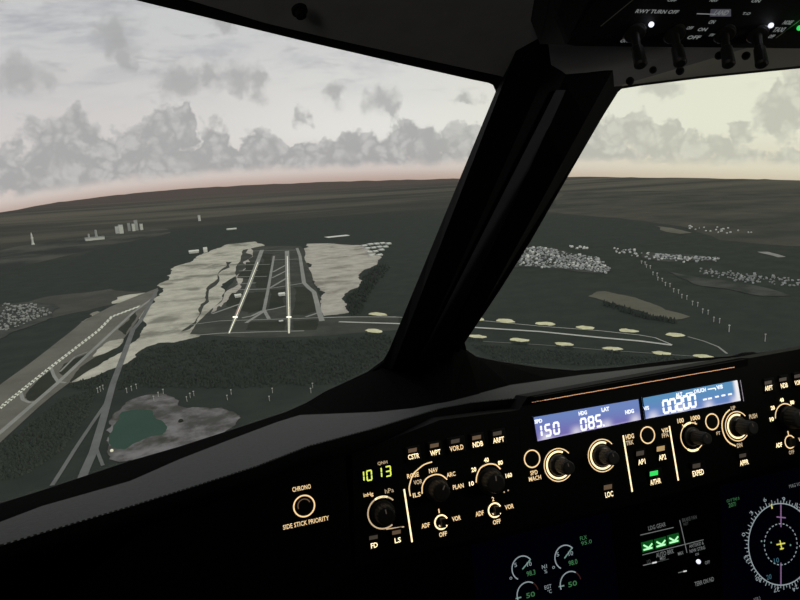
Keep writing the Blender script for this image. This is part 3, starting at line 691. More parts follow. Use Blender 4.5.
# navigation display
t7 = thing('navigation_display', MP.P(781, 545), 'dark navigation display with a round white compass rose at the right edge of the picture', 'display')
slab('screen', MP, [(721, 486), (900, 443), (915, 610), (725, 642)], t7, SCREEN, .02, .001)
NP = Panel(MP.P0+MP.N*.0012, R(16))
cx, cy = 780.4, 544.2
def el_ring(rxp, ryp, wp, mt, name, par, dash=None, n=72):
    segs = []; K_ = NP.k(cx, cy)
    for i in range(n):
        if dash and i % 2: continue
        seg_ = []
        for j in range(3):
            a = 2*pi*(i+j/2)/n; seg_.append((cx+cos(a)*rxp, cy-sin(a)*ryp))
        A_ = [NP.P(*p) for p in seg_]
        o, i_ = [], []
        for q in range(3):
            d = (A_[min(q+1, 2)]-A_[max(q-1, 0)]).normalized().cross(NP.N)*wp*K_/2; o.append(A_[q]+d+NP.N*.0006); i_.append(A_[q]-d+NP.N*.0006)
        segs.append(loft(o, i_))
    return build(name, join(*segs), mt, par)
rose = el_ring(32.3, 40.8, 1.1, SYM, 'compass_rose', t7)
tick = []
for i in range(72):
    a = R(i*5+5); l_ = 1.12 if i % 2 == 0 else 1.07
    tick.append(NP.bar_vf((cx+cos(a)*32.3, cy-sin(a)*40.8), (cx+cos(a)*32.3*l_, cy-sin(a)*40.8*l_), .75))
build('tick_marks', join(*tick), SYM, rose)
for tx, x, y in (('9', 783.8, 499.2), ('6', 764.8, 499.8), ('3', 751.4, 513), ('0', 743.6, 534.5), ('33', 746.6, 559), ('30', 758.6, 579.4), ('27', 776.7, 589.8), ('24', 795.4, 588.2), ('12', 799.5, 506)):
    a = atan2(cy-y, x-cx); NP.text('numeral', tx, x, y, 3.0*len(tx), 4.2, SYM, rose, rot=a-pi/2)
el_ring(16.4, 20.6, 1.0, SYM, 'range_ring', t7, dash=1, n=56)
NP.bar('course_line', (780.6, 503.5), (780.6, 527), 1.4, SYMM, t7); NP.bar('course_line', (780.6, 562.5), (780.6, 584.5), 1.4, SYMM, t7); NP.bar('course_line', (776.2, 516.8), (785.4, 517.7), 1.2, SYMM, t7)
NP.bar('aircraft_symbol', (776.2, 544.6), (784.8, 543), 1.4, SYMY, t7); NP.bar('aircraft_symbol', (779.6, 540.2), (781.6, 549.4), 1.4, SYMY, t7); NP.bar('aircraft_symbol', (779.6, 549), (783.4, 548.2), 1.3, SYMY, t7)
NP.bar('heading_marker', (771, 503.8), (771.8, 508.6), 1.5, SYMY, t7)
for x, y in ((761.2, 541), (770.8, 542.4), (790.2, 545), (799.5, 546)): build('bearing_mark', NP.disc_vf(x, y, .9, .0006), SYMC, t7)
NP.text('caption', '10', 776.6, 560.4, 5, 5, SYMB, t7); NP.text('caption', '20', 769, 577, 5, 5, SYMB, t7)
NP.text('caption', 'GS 0 TAS 0', 733, 499.6, 13, 3, SOFTD if 0 else SYMG, t7); NP.text('caption', '207/', 732.4, 504.6, 8, 4.2, SYMG, t7); NP.text('caption', 'MAG VOR 1', 797, 484.6, 16, 3.6, SOFTW, t7); NP.text('caption', 'VOR 2', 757, 599, 7, 3.6, SOFTW, t7)
slab('panel_face', MP, [(400, 560), (900, 425), (900, 443), (721, 485.5), (611, 512), (470, 545)], t7, PANELM, .02)

# ------------------------------------------------------------------ overhead panel
OU = Vector((0, .86, .5)).normalized()*-1
OUv = Vector((0, -.82, .57)).normalized()
OP = Panel(CAM+ray(690, 45)*.36, 0, Uv=OUv)
t8 = thing('overhead_panel', OP.P(690, 20), 'black overhead switch panel hanging down above the right windscreen', 'overhead panel')
slab('panel_face', OP, [(566, 44), (575, 46), (760, 48), (900, 50), (900, -60), (620, -60)], t8, BLACK, .05)
build('side_panel', extrude([OP.P(540, 44, -.03), OP.P(566, 45, .001), OP.P(640, -60, .001), OP.P(560, -60, -.03)], -OP.N*.02), FRAME, t8)
for a_, c_ in (((600, 25), (634, -3)), ((775, 37), (802, 17))): OP.bar('edge_line', a_, c_, 1.0, mat('edge_grey', (.2, .2, .17), .5, noise=(50, .3, (.25, .25, .2))), t8, .001)
for tx, x, y, w_, h_ in (('RWY TURN OFF', 657.5, 11.6, 43, 3.2), ('LAND', 721.5, 12.8, 14, 4), ('NOSE', 788, 22.5, 9, 3), ('ON', 712, 22, 6, 3), ('OFF', 690, 28, 6, 2.6), ('ON', 702.5, 29.5, 9, 2.8), ('OFF', 694, 37.4, 13, 3), ('STBY', 712, 35, 5, 2), ('T.O', 746.5, 13.6, 8, 2), ('TAXI', 779, 29.7, 11, 3.4), ('OFF', 771.6, 36.4, 5.5, 2.6), ('OFF', 625, 41, 9, 2.6), ('ON', 756, 1, 9, 2.4), ('OFF', 672, .4, 9, 2), ('NAV', 714, .6, 8, 2)):
    OP.text('caption', tx, x, y, w_, h_, SOFTW, t8, .03)
OP.bar('line', (696, 12.4), (714, 13), .8, SOFTW, t8, .001)
OP.poly('frame_line', [(711, 9.5), (731, 9.5), (731, 16.5), (710, 16.5)], mat('engraved_grey', (.1, .1, .12), .5, emit=(.7, .7, .9), es=.07), t8, .0006, .0003)
for x, y, mt_ in ((651.3, 24.5, LAMPW), (771, 25.4, LAMPW), (799.5, 28, GREEN)):
    o = build('indicator_lamp', tube([OP.P(x, y), OP.P(x, y, .004), OP.P(x, y, .0055)], [.0015, .0015, .0009], 14), mt_, t8)
for (bx, by), (tx_, ty_) in (((634, 32), (641, 66)), ((674, 33), (680.5, 64)), ((724, 33), (729, 65.5)), ((757, 33), (762, 65.5))):
    Bp = OP.P(bx, by)
    # tip lies on the ray through its place, 3.6 cm proud of the face
    Tp = OP.P(tx_, ty_, .026)
    tg = build('toggle_switch', tube([Bp, Bp+(Tp-Bp)*.08, Bp+(Tp-Bp)*.1, Bp+(Tp-Bp)*.45, Bp+(Tp-Bp)*.5, Bp+(Tp-Bp)*.96, Tp], [.0055, .0055, .0025, .0022, .0032, .0036, .0024], 16), KNOB, t8)
    build('collar', tube([Bp, Bp+(Tp-Bp)*.04, Bp+(Tp-Bp)*.06], [.0065, .0065, .005], 16), METAL, tg)
for (x, y, r_p), lb in zip(((653, 70, 3.2), (680, 71, 3.6), (719, 55.6, 3.6), (746, 55.8, 3.6), (630, 81, 3.6)),
        ('second from the left, small', 'middle one, below the second switch', 'second from the right', 'rightmost one', 'leftmost one, by the post')):
    C = Rr(x, y, .069); k = (Rr(x+1, y, .069)-Rr(x-1, y, .069)).length/2
    o = thing('rubber_stop', C, 'small black rubber stop over right windscreen, '+lb, 'stop', 'rubber stops along the right windscreen header')
    build('stop_body', tube([Rr(x, y, .059), C, Rr(x, y, .072)], [r_p*k, r_p*k, r_p*k*.7], 16), BLACK, o)
    build('stop_base', tube([Rr(x, y, .056), Rr(x, y, .063)], r_p*k*1.12, 16), FRAME, o)

# ------------------------------------------------------------------ the land outside
ALT = 200.0
GZ = CAM.z-ALT
UP = Vector((0, 0, 1))
def g(px, py, dz=0.0): return hit(px, py, Vector((0, 0, GZ+dz)), UP)
def gk(px, py):       # metres per pixel across the view at that ground point
    p = g(px, py)-CAM; return p.dot(f_)/F
def landmat(name, c1, c2, scale, amt=.18, c3=None, sc3=None):
    M = bpy.data.materials.new(name); M.use_nodes = True; t = M.node_tree; p = t.nodes['Principled BSDF']; q = NB(t)
    tcn = q.n('ShaderNodeNewGeometry'); fac = q.noise(tcn.outputs['Position'], scale, 7, .62)
    c = q.mix(q.ss(fac, .5-amt, .5+amt), c1, c2)
    if c3: c = q.mix(q.ss(q.noise(tcn.outputs['Position'], sc3, 5, .6), .5, .66), c, c3)
    t.links.new(c, p.inputs['Base Color']); p.inputs['Roughness'].default_value = .95; p.inputs['Specular IOR Level'].default_value = .05
    return M
# ground: forest green near, brown far off, distance haze put into the colour
M = bpy.data.materials.new('open_land'); M.use_nodes = True; t = M.node_tree; p = t.nodes['Principled BSDF']; q = NB(t)
gp = q.n('ShaderNodeNewGeometry'); sx = q.n('ShaderNodeSeparateXYZ'); t.links.new(gp.outputs['Position'], sx.inputs[0])
dist = q.m('SQRT', q.m('ADD', q.m('MULTIPLY', sx.outputs[0], sx.outputs[0]), q.m('MULTIPLY', sx.outputs[1], sx.outputs[1])))
mp = q.n('ShaderNodeMapping'); t.links.new(gp.outputs['Position'], mp.inputs[0]); mp.inputs['Rotation'].default_value = (0, 0, R(25)); mp.inputs['Scale'].default_value = (.28, 1, 1)
big = q.noise(mp.outputs[0], .0011, 8, .62, .3)
fine = q.noise(gp.outputs['Position'], .03, 5, .6)
near = q.mix(q.ss(fine, .3, .7), (.034, .041, .037), (.046, .054, .047))
near = q.mix(q.m('MULTIPLY', q.ss(big, .50, .64), .6), near, (.080, .082, .066))
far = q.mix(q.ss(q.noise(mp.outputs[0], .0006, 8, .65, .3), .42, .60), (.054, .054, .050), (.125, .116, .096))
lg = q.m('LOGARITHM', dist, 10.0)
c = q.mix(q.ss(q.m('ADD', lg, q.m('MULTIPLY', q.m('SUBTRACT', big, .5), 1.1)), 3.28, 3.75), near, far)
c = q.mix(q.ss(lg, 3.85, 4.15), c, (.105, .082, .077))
t.links.new(c, p.inputs['Base Color']); p.inputs['Roughness'].default_value = .95; p.inputs['Specular IOR Level'].default_value = .05
LAND = M
hz = [(-300, 268), (-150, 235), (-60, 221), (0, 212.5), (50, 203.5), (100, 197), (150, 192), (200, 188), (250, 185.2), (300, 183), (350, 181.3), (400, 180), (440, 179), (480, 178), (535, 177.4), (590, 177), (640, 177.3), (700, 178.2), (750, 179), (800, 180.2), (900, 184), (1000, 190)]
hz = catmull(hz, 6)
far_e = [g(x, y+random.uniform(-.35, .35)) for x, y in hz]
ring_n = [Vector((p.x*.02, p.y*.02, GZ)) for p in far_e]
mid_ = [[Vector((p.x*s_, p.y*s_, GZ)) for p in far_e] for s_ in (.06, .15, .4)]
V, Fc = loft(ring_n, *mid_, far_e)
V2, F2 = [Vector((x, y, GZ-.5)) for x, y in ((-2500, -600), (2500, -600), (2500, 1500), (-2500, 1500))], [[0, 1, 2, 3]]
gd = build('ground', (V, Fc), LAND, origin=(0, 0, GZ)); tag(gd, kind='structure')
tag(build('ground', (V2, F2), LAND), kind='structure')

LAY = [0.03]
def rag(pts, amp, n=3):
    """ragged outline: midpoint displacement on the ground, amplitude in metres per 100 m"""
    P_ = [Vector((p.x, p.y)) for p in pts]
    for _ in range(n):
        out = []
        for i in range(len(P_)):
            a, c_ = P_[i], P_[(i+1) % len(P_)]; d = c_-a; nrm = Vector((-d.y, d.x))
            out += [a, (a+c_)/2+nrm*random.uniform(-amp, amp)]
        P_ = out
    return P_
def patch(name, px, mt, label=None, cat=None, amp=.12, n=3, struct=True, group=None, h_=.3):
    P_ = rag([g(*p) for p in px], amp, n)
    LAY[0] += .007; z = GZ+LAY[0]
    bm = bmesh.new(); vv = [bm.verts.new((p.x, p.y, z)) for p in P_]
    eds = [bm.edges.new((vv[i], vv[(i+1) % len(vv)])) for i in range(len(vv))]
    bmesh.ops.triangle_fill(bm, edges=eds, use_beauty=True, normal=UP)
    me = bpy.data.meshes.new(name); bm.to_mesh(me); bm.free()
    o = meshobj(name, me, mt)
    if struct: tag(o, kind='structure')
    else: tag(o, label, cat, group)
    return o
def strip(name, px, wm, mt, label=None, cat=None, struct=True, parent=None, wend=None, vf_only=False):
    pts = [g(*p) for p in px]; 
    if not vf_only: LAY[0] += .006
    z = GZ+LAY[0]; o, i_ = [], []
    for q_ in range(len(pts)):
        d = pts[min(q_+1, len(pts)-1)]-pts[max(q_-1, 0)]; d.z = 0; d.normalize(); n_ = Vector((-d.y, d.x, 0))
        w_ = wm+((wend or wm)-wm)*q_/(len(pts)-1)
        a = pts[q_]+n_*w_/2; c_ = pts[q_]-n_*w_/2; o.append(Vector((a.x, a.y, z))); i_.append(Vector((c_.x, c_.y, z)))
    vf = loft(o, i_)
    if vf_only: return vf
    ob = build(name, vf, mt, parent)
    if parent is None:
        if struct: tag(ob, kind='structure')
        else: tag(ob, label, cat)
    return ob
EARTH = landmat('pale_bare_earth', (.47, .455, .40), (.63, .61, .54), .03, .16, (.27, .26, .23), .012)
EARTH2 = landmat('rosy_bare_earth', (.44, .41, .375), (.58, .545, .505), .03, .16, (.28, .26, .235), .012)
FIELD = landmat('airfield_grass', (.055, .06, .055), (.085, .09, .08), .02, .2)
GRASSD = landmat('dark_grass', (.035, .042, .034), (.05, .056, .045), .02, .2)
TARMAC = landmat('worn_tarmac', (.145, .142, .13), (.20, .195, .175), .02, .25)
TAXI = landmat('taxiway_grey', (.27, .275, .27), (.36, .365, .35), .02, .25)
PAINT = landmat('white_paint', (.72, .73, .66), (.88, .88, .78), .05, .25)
PAINTG = landmat('grey_paint', (.50, .51, .49), (.64, .64, .61), .05, .25)
WOODS = landmat('woodland_floor', (.036, .043, .040), (.046, .054, .049), .03, .2)
PONDM = landmat('green_water', (.045, .085, .07), (.055, .10, .082), .01, .2)
SHORE = landmat('pond_shore', (.09, .088, .088), (.25, .24, .26), .03, .12, (.07, .068, .062), .02)
LITP = landmat('yellow_lit_ground', (.66, .64, .42), (.85, .82, .58), .08, .2)  # lit look of the clearings put into the ground colour
PALEF = landmat('pale_field', (.125, .122, .10), (.16, .155, .13), .01, .2)
HAZYT = landmat('town_ground', (.040, .047, .043), (.088, .092, .088), .02, .16)

# woodland and fields
patch('woodland', [(-150, 330), (40, 268), (160, 232), (300, 222), (440, 218), (640, 214), (700, 222), (640, 246), (505, 246), (505, 275), (600, 280), (800, 305), (900, 330), (900, 420), (300, 470), (-150, 620)], WOODS, amp=.03)
patch('heath', [(0, 317), (50, 296), (110, 289), (150, 293), (110, 305), (60, 316), (0, 330)], landmat('heath_grey', (.07, .072, .066), (.10, .10, .09), .01), amp=.1)
OLIVE = landmat('olive_haze', (.042, .047, .043), (.090, .087, .075), .0045, .2)  # land haze on the right, painted as olive streaks
patch('heath', [(560, 193), (640, 191), (740, 192), (900, 196), (960, 225), (900, 250), (790, 246), (720, 240), (680, 226), (620, 218), (545, 212)], OLIVE, amp=.05)  # land haze on the right, not heath
patch('heath', [(-60, 262), (20, 246), (90, 236), (160, 228), (170, 233), (110, 245), (40, 262), (-60, 285)], landmat('grey_heath', (.038, .044, .042), (.095, .095, .085), .004, .12), amp=.08)
patch('bare_earth', [(254.9, 241.6), (227.9, 244.3), (209, 252), (196, 258), (184, 264), (167, 275.7), (157, 285.8), (153, 300), (147, 324.6), (140, 335), (128, 345), (122, 352), (108, 360), (93, 367), (76, 376), (70, 383), (93.5, 377), (112, 369), (127.5, 363), (136, 357), (146, 347), (158, 343), (174, 342.5), (198, 337), (212, 330), (214, 312), (222, 300), (240, 275), (250, 255)], EARTH, amp=.10, n=4)
patch('bare_earth', [(307, 243.8), (330, 243.5), (363, 245.3), (372, 252), (378, 262), (370, 268), (359.5, 274), (362, 281), (357.8, 287.5), (350, 290), (344, 296), (347, 304), (349.4, 312.8), (324, 316), (321, 300), (317.3, 287.5), (312, 280), (308.9, 270.6), (303, 262), (302, 250)], EARTH2, amp=.10, n=4)
patch('bare_earth', [(112, 304), (118, 297), (130, 294.5), (145, 292.5), (143, 295), (132, 299), (122, 303)], EARTH, amp=.12)
patch('bare_earth', [(81, 322), (88, 318), (85, 323)], EARTH, amp=.12)
patch('bare_earth', [(90, 314), (98, 311), (100, 313), (92, 316)], EARTH, amp=.12)
patch('airfield', [(243, 250), (262, 246), (300, 246), (306, 262), (312, 282), (318, 292), (324, 317), (398, 316), (398, 330), (325, 336), (260, 338), (190, 334), (200, 320), (222, 300), (236, 270)], FIELD, amp=.03)
patch('bare_earth', [(250, 246), (258, 244.5), (250, 262), (240, 285), (229, 300), (222, 306), (215, 312), (211, 318), (213, 309), (224, 296), (236, 276), (243, 262)], EARTH2, amp=.08)
patch('grass_island', [(219, 306), (207, 315), (200, 322), (212, 318), (222, 309)], FIELD, amp=.1)
patch('grass_island', [(209, 290), (198, 318), (190, 329), (181, 332), (197, 318), (206, 300), (214, 282), (226, 262), (232, 262)], FIELD, amp=.06)
for pts in ([(237, 278), (246, 262), (262, 262), (256, 280)], [(232, 293), (256, 293), (248, 312), (226, 306)], [(254, 292), (266, 292), (262, 310), (248, 314)], [(270, 290), (286, 289), (286, 306), (268, 309)],
            [(293, 287), (304, 287), (312, 294), (316, 311), (305, 315), (292, 315)], [(250, 322), (285, 321), (285, 330), (246, 330)], [(293, 321), (318, 320), (316, 330), (293, 330)], [(262, 254), (273, 254), (266, 288), (256, 288)]):
    patch('grass_island', pts, GRASSD, amp=.04)
# taxiways between the two runways
tx = [[(254, 251), (298, 250)], [(297, 248), (300, 256), (304, 283), (309, 288), (314, 292), (317, 303), (318.5, 310), (322, 321)], [(274, 256), (268, 290), (264, 310), (269, 319)], [(232, 290), (267, 289), (286, 286), (304, 283)],
      [(235, 277), (267, 276.4)], [(237, 265), (270, 264.4)], [(273, 260), (300, 259)], [(272, 278), (286, 271)], [(270, 288), (287, 278)], [(273, 272), (288, 264)], [(242, 318), (252, 316), (262, 311), (274, 309), (286, 306)],
      [(246, 323), (266, 310)], [(306, 317), (318, 313)], [(212, 314), (226, 309), (240, 304)], [(239, 271), (258, 270.5)], [(236, 284), (256, 283)]]
for pts in tx: strip('taxiway', pts, 5.5 if pts[0][0] != 297 else 8, TAXI)
strip('taxiway', [(190, 325), (220, 321), (289, 319), (340, 317), (396, 317)], 3.2, TAXI)
strip('taxiway', [(196, 335.5), (220, 333.4), (262, 332), (304, 331)], 3.6, TAXI)
r1 = strip('runway', [(229, 333.5), (235.5, 318), (249, 285), (262, 250)], 3.0, TAXI, 'left of the two parallel runways, a thin bright slanting line', 'runway', False, wend=12)
r2 = strip('runway', [(289, 333.5), (289, 318), (288, 285), (287, 251)], 3.0, TAXI, 'right of the two parallel runways, an upright bright line', 'runway', False, wend=12)
LIT = mat('runway_light_glow', (.8, .8, .6), .5, emit=(1.0, .97, .70), es=.5)
REDL = mat('red_light_glow', (.8, .2, .2), .5, emit=(1.0, .35, .30), es=.45)
strip('centre_line', [(229, 333.5), (235.5, 318), (249, 285), (258, 262)], 1.2, LIT, parent=r1, wend=1.4)
strip('centre_line', [(289, 333.5), (289, 318), (288, 285), (287.3, 256)], 1.2, LIT, parent=r2, wend=1.4)

def ico(C, r, sub=1, sq=(1, 1, 1)):
    bm = bmesh.new(); bmesh.ops.create_icosphere(bm, subdivisions=sub, radius=r)
    vs = [C+Vector((v_.co.x*sq[0], v_.co.y*sq[1], v_.co.z*sq[2])) for v_ in bm.verts]; fs = [[v_.index for v_ in f.verts] for f in bm.faces]; bm.free()
    return vs, fs
def gbox(C, sx_, sy, sz, rot=0.0, z0=0.0):
    ca, sa = cos(rot), sin(rot); vs = []
    for z in (z0, z0+sz):
        for x, y in ((-1, -1), (1, -1), (1, 1), (-1, 1)):
            X_, Y_ = x*sx_/2, y*sy/2; vs.append(C+Vector((X_*ca-Y_*sa, X_*sa+Y_*ca, z)))
    return vs, [[3, 2, 1, 0], [4, 5, 6, 7], [0, 1, 5, 4], [1, 2, 6, 5], [2, 3, 7, 6], [3, 0, 4, 7]]
def gable(C, sx_, sy, sz, rf, rot):
    ca, sa = cos(rot), sin(rot)
    def T(x, y, z): return C+Vector((x*ca-y*sa, x*sa+y*ca, z))
    x, y = sx_/2*1.08, sy/2*1.08
    return [T(-x, -y, sz), T(x, -y, sz), T(x, y, sz), T(-x, y, sz), T(-x, 0, sz+rf), T(x, 0, sz+rf)], [[0, 1, 5, 4], [2, 3, 4, 5], [0, 4, 3], [1, 2, 5], [3, 2, 1, 0]]
# threshold lights and red lights
for x, y, lb in ((235.3, 318, 'left'), (289, 318, 'right')):
    vs = [ico(g(x+dx*1.0, y)+Vector((0, 0, 1.5)), 1.3) for dx in (-1.8, -.6, .6, 1.8)]
    tag(build('threshold_lights', join(*vs), mat('threshold_glow', (.9, .9, .8), .5, emit=(1, .98, .8), es=1.0)), 'bright white threshold lights across the near end of the %s parallel runway' % lb, 'runway lights')
for x, y, lb in ((237.3, 313, 'left'), (289.4, 311.5, 'right')):
    vs = [ico(g(x+(dy*.4 if lb == 'left' else 0), y-dy)+Vector((0, 0, .8)), .9) for dy in (0, 1.7, 3.4)]
    tag(build('warning_lights', join(*vs), REDL), 'short row of red lights on the %s parallel runway' % lb, 'runway lights')

# the big runway strip at the lower left
patch('runway', [(-120, 470), (-60, 424), (0, 385), (47.5, 350), (82, 322), (110, 307), (142, 294), (158, 288), (157, 296), (150, 303), (122, 341), (68, 384), (51, 397), (0, 443), (-120, 560)], TARMAC, 'broad grey runway strip running off the lower left edge', 'runway', .01, 2, False)
patch('grass_island', [(25, 398), (33, 386), (51, 370.5), (58, 380), (54, 386), (37, 400.5), (28, 401.5)], GRASSD, amp=.05)
patch('grass_island', [(59, 372), (64, 364), (88, 353.5), (84, 358), (66, 377)], GRASSD, amp=.05)
patch('grass_island', [(70, 383), (88, 362), (110, 345), (118, 338), (113, 352), (98, 366)], GRASSD, amp=.06)
patch('grass_island', [(118, 330), (130, 316), (140, 306), (136, 318), (126, 335)], GRASSD, amp=.06)
patch('bare_earth', [(93, 357), (100, 348), (110, 341), (123, 339), (120, 346), (104, 354)], EARTH, amp=.1)
strip('taxiway', [(-60, 480), (0, 433), (56.7, 384), (113, 331.4), (134, 312), (153, 298)], 5, TAXI)
strip('taxiway', [(51, 368), (54, 376), (58, 382), (66, 383)], 3.5, TAXI)
strip('taxiway', [(20, 391), (23, 400), (30, 403), (38, 401)], 3.5, TAXI)
strip('taxiway', [(60, 372), (75, 357), (88, 352)], 2.5, TAXI)
# painted saw-tooth centre line
cl = [(-60, 455), (0, 408), (51, 367), (99, 330), (112, 316.5), (140, 306)]
vs = []
n_ = 60
def along(pts, t_):
    L_ = [0]
    for i in range(len(pts)-1): L_.append(L_[-1]+sqrt((pts[i+1][0]-pts[i][0])**2+(pts[i+1][1]-pts[i][1])**2))
    s_ = t_*L_[-1]
    for i in range(len(pts)-1):
        if s_ <= L_[i+1]+1e-9:
            q_ = (s_-L_[i])/(L_[i+1]-L_[i]); return (pts[i][0]+(pts[i+1][0]-pts[i][0])*q_, pts[i][1]+(pts[i+1][1]-pts[i][1])*q_)
LAY[0] += .006
for i in range(n_):
    a_, c_ = along(cl, i/n_), along(cl, (i+.8)/n_)
    vs.append(strip('x', [(a_[0], a_[1]+.9), (c_[0], c_[1]-.4)], 4.2, PAINT, vf_only=True))
tag(build('runway_marking', join(*vs), PAINT), 'white saw-toothed line painted along the broad lower left runway', 'marking')
# road towards the pond
ROAD = landmat('road_grey', (.15, .155, .16), (.21, .215, .22), .03, .25)
strip('road', [(157, 290), (150, 304), (140, 322), (133, 330), (113, 384), (103, 420), (93.5, 452), (85, 471), (78, 490)], 6.5, ROAD, 'grey road running down past the left side of the pond', 'road', False)
strip('road', [(107, 402), (92, 424), (76, 448), (61, 472), (52, 486)], 3.2, ROAD, 'narrow track branching left off the grey road', 'road', False)
strip('road', [(96, 447), (99, 456), (103, 466)], 2.5, ROAD, 'short spur branching right off the grey road near the pond', 'road', False)
patch('pond_shore', [(127, 402), (140, 397), (150, 395), (163, 393), (172, 397), (178, 406), (200, 408), (222, 408), (240, 416), (235, 426), (198, 441), (147, 459), (118, 462), (108, 455), (109, 446), (111, 425), (114, 414)], SHORE, amp=.14, n=4)
patch('pond', [(122, 412), (133, 410), (153, 411), (156, 419), (167, 429), (163, 435), (147, 438), (136, 443), (124.6, 450), (112, 448), (113.3, 426)], PONDM, 'dark green pond with a pale shore at the lower left', 'pond', .10, 3, False)
tag(build('boulder', ico(g(181, 422)+Vector((0, 0, 1)), 2.2, 2, (1, 1, .8)), GRASSD), 'small dark clump on the pale shore right of the pond', 'rock')
tag(build('shore_lamp', join(ico(g(112, 452)+Vector((0, 0, 1.2)), 1.3, 2), tube([g(112, 452), g(112, 452)+Vector((0, 0, 1.2))], .2, 6)), mat('pale_lamp', (.8, .8, .6), .6, emit=(1, .95, .7), es=.35)), 'small pale light at the lower corner of the pond', 'lamp')

# the runway crossing behind the post
r3 = strip('runway', [(339, 322), (397, 323.8), (468.5, 327.3), (540, 331.8), (600, 337.8), (640, 341.3), (672, 345.4)], 5.0, PAINTG, 'long pale runway passing behind the centre post', 'runway', False)
strip('taxiway', [(324, 318), (360, 317), (397, 317.4), (473, 320), (540, 326.4), (600, 331), (640, 335.4), (655, 338), (672, 345)], 1.6, PAINTG)
strip('taxiway', [(480, 341.5), (540, 345), (600, 350), (650, 353.5), (700, 357)], 1.0, TAXI)
strip('taxiway', [(688, 337), (704, 341.5), (718, 347), (727, 354)], 2.2, TAXI)
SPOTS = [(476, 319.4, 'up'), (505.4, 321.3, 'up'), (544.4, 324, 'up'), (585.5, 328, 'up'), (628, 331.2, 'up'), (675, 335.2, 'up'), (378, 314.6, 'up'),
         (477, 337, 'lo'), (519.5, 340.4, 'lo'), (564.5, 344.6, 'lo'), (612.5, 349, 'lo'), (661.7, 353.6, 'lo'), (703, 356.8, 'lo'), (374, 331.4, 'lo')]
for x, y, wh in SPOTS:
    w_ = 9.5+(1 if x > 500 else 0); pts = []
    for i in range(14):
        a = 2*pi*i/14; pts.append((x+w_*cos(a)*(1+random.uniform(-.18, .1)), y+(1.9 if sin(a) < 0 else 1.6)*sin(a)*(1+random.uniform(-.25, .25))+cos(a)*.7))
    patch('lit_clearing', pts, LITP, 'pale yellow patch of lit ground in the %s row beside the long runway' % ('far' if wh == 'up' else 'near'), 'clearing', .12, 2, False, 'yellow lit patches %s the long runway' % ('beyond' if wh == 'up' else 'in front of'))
# pale field and strips on the right
patch('field', [(588, 296.5), (596, 292), (605, 291.5), (618, 294.5), (650, 303), (690, 317), (676, 320), (650, 315.5), (622, 306), (604, 301)], PALEF, 'pale wedge-shaped field amid the dark woods, right windscreen', 'field', .08, 3, False)
for pts in ([(640, 252), (680, 254), (720, 257), (718, 261), (670, 262), (642, 258)], [(668, 272), (720, 280), (790, 296), (760, 296), (700, 286)]): patch('town_ground', pts, HAZYT, amp=.1)
patch('town_ground', [(506, 248), (545, 247), (565, 251), (600, 258), (612, 271), (600, 274), (560, 269), (505, 267)], HAZYT, amp=.08)
patch('field', [(757, 252), (768, 252), (786, 257), (778, 257.6)], landmat('pale_strip', (.28, .28, .27), (.34, .34, .33), .01), 'short pale strip near the far right town', 'field', .05, 2, False)
patch('field', [(655, 226), (672, 228), (692, 233), (680, 234), (660, 230)], PALEF, 'small brownish field left of the distant village lights', 'field', .1, 2, False)
patch('town_ground', [(-30, 318), (0, 305), (30, 302), (60, 308), (52, 318), (20, 330), (-30, 350)], HAZYT, amp=.1)

# ---- buildings
CREAM = mat('pale_render', (.78, .79, .76), .8, noise=(.2, .3, (.84, .84, .81)))
GREYB = mat('grey_render', (.42, .44, .45), .8, noise=(.2, .3, (.50, .51, .52)))
ROOFM = mat('roof_grey', (.30, .31, .32), .8, noise=(.2, .3, (.38, .38, .38)))
def tower(x, y, wpx, hpx, label, name='tower_block', cat='building', group=None, mt=CREAM, shape='block'):
    C = g(x, y); k = gk(x, y); W_, H = wpx*k, hpx*k
    o = thing(name, C, label, cat, group)
    if shape == 'mast':
        build('mast', tube([C, C+Vector((0, 0, H*.15)), C+Vector((0, 0, H*.8)), C+Vector((0, 0, H))], [W_*.5, W_*.3, W_*.22, W_*.05], 8), mt, o)
        build('gallery', tube([C+Vector((0, 0, H*.5)), C+Vector((0, 0, H*.58))], W_*.42, 8), mt, o)
    else:
        build('wall', gbox(C, W_, W_*.8, H*.94, .3), mt, o); build('roof', gbox(C, W_*1.05, W_*.85, H*.06, .3, H*.94), ROOFM, o)
    return o
tower(33.2, 244.5, 3.2, 12, 'slender pale mast standing alone at the far left', 'tower', 'tower', shape='mast')
C = g(95, 240); k = gk(95, 240)
o = thing('factory', C, 'long low white factory with two chimneys left of the tower blocks', 'building')
build('hall', gbox(C, 17*k, 6*k, 2.6*k, .32), CREAM, o); build('hall_roof', gbox(C, 17.4*k, 6.4*k, .5*k, .32, 2.6*k), ROOFM, o)
build('chimney', tube([C+Vector((1.8*k, 0, 0)), C+Vector((1.8*k, 0, 10*k))], [1.3*k, .9*k], 10), GREYB, o)
build('chimney', tube([C+Vector((-5*k, 0, 0)), C+Vector((-5*k, 0, 6.5*k))], [1.0*k, .8*k], 10), GREYB, o)
for x, y, w_, h_, lb, mt_ in ((117.6, 233.5, 3, 7.5, 'short pale tower block, leftmost of the far cluster', CREAM), (121.6, 233.5, 3.8, 9, 'broad pale tower block, second from left of the far cluster', CREAM), (129.6, 231, 2.4, 8, 'thin grey tower block in the gap of the far cluster', GREYB),
                          (134, 231, 2.6, 7.5, 'low pale tower block beside the tallest one', CREAM), (136.8, 230.5, 3, 10.5, 'tallest tower block of the far cluster', GREYB), (141.8, 230, 2.6, 6.5, 'small white tower block, rightmost of the far cluster', CREAM), (199.6, 221, 2, 6, 'single thin white tower beyond the bare earth', CREAM)):
    tower(x, y, w_, h_, lb, mt=mt_)
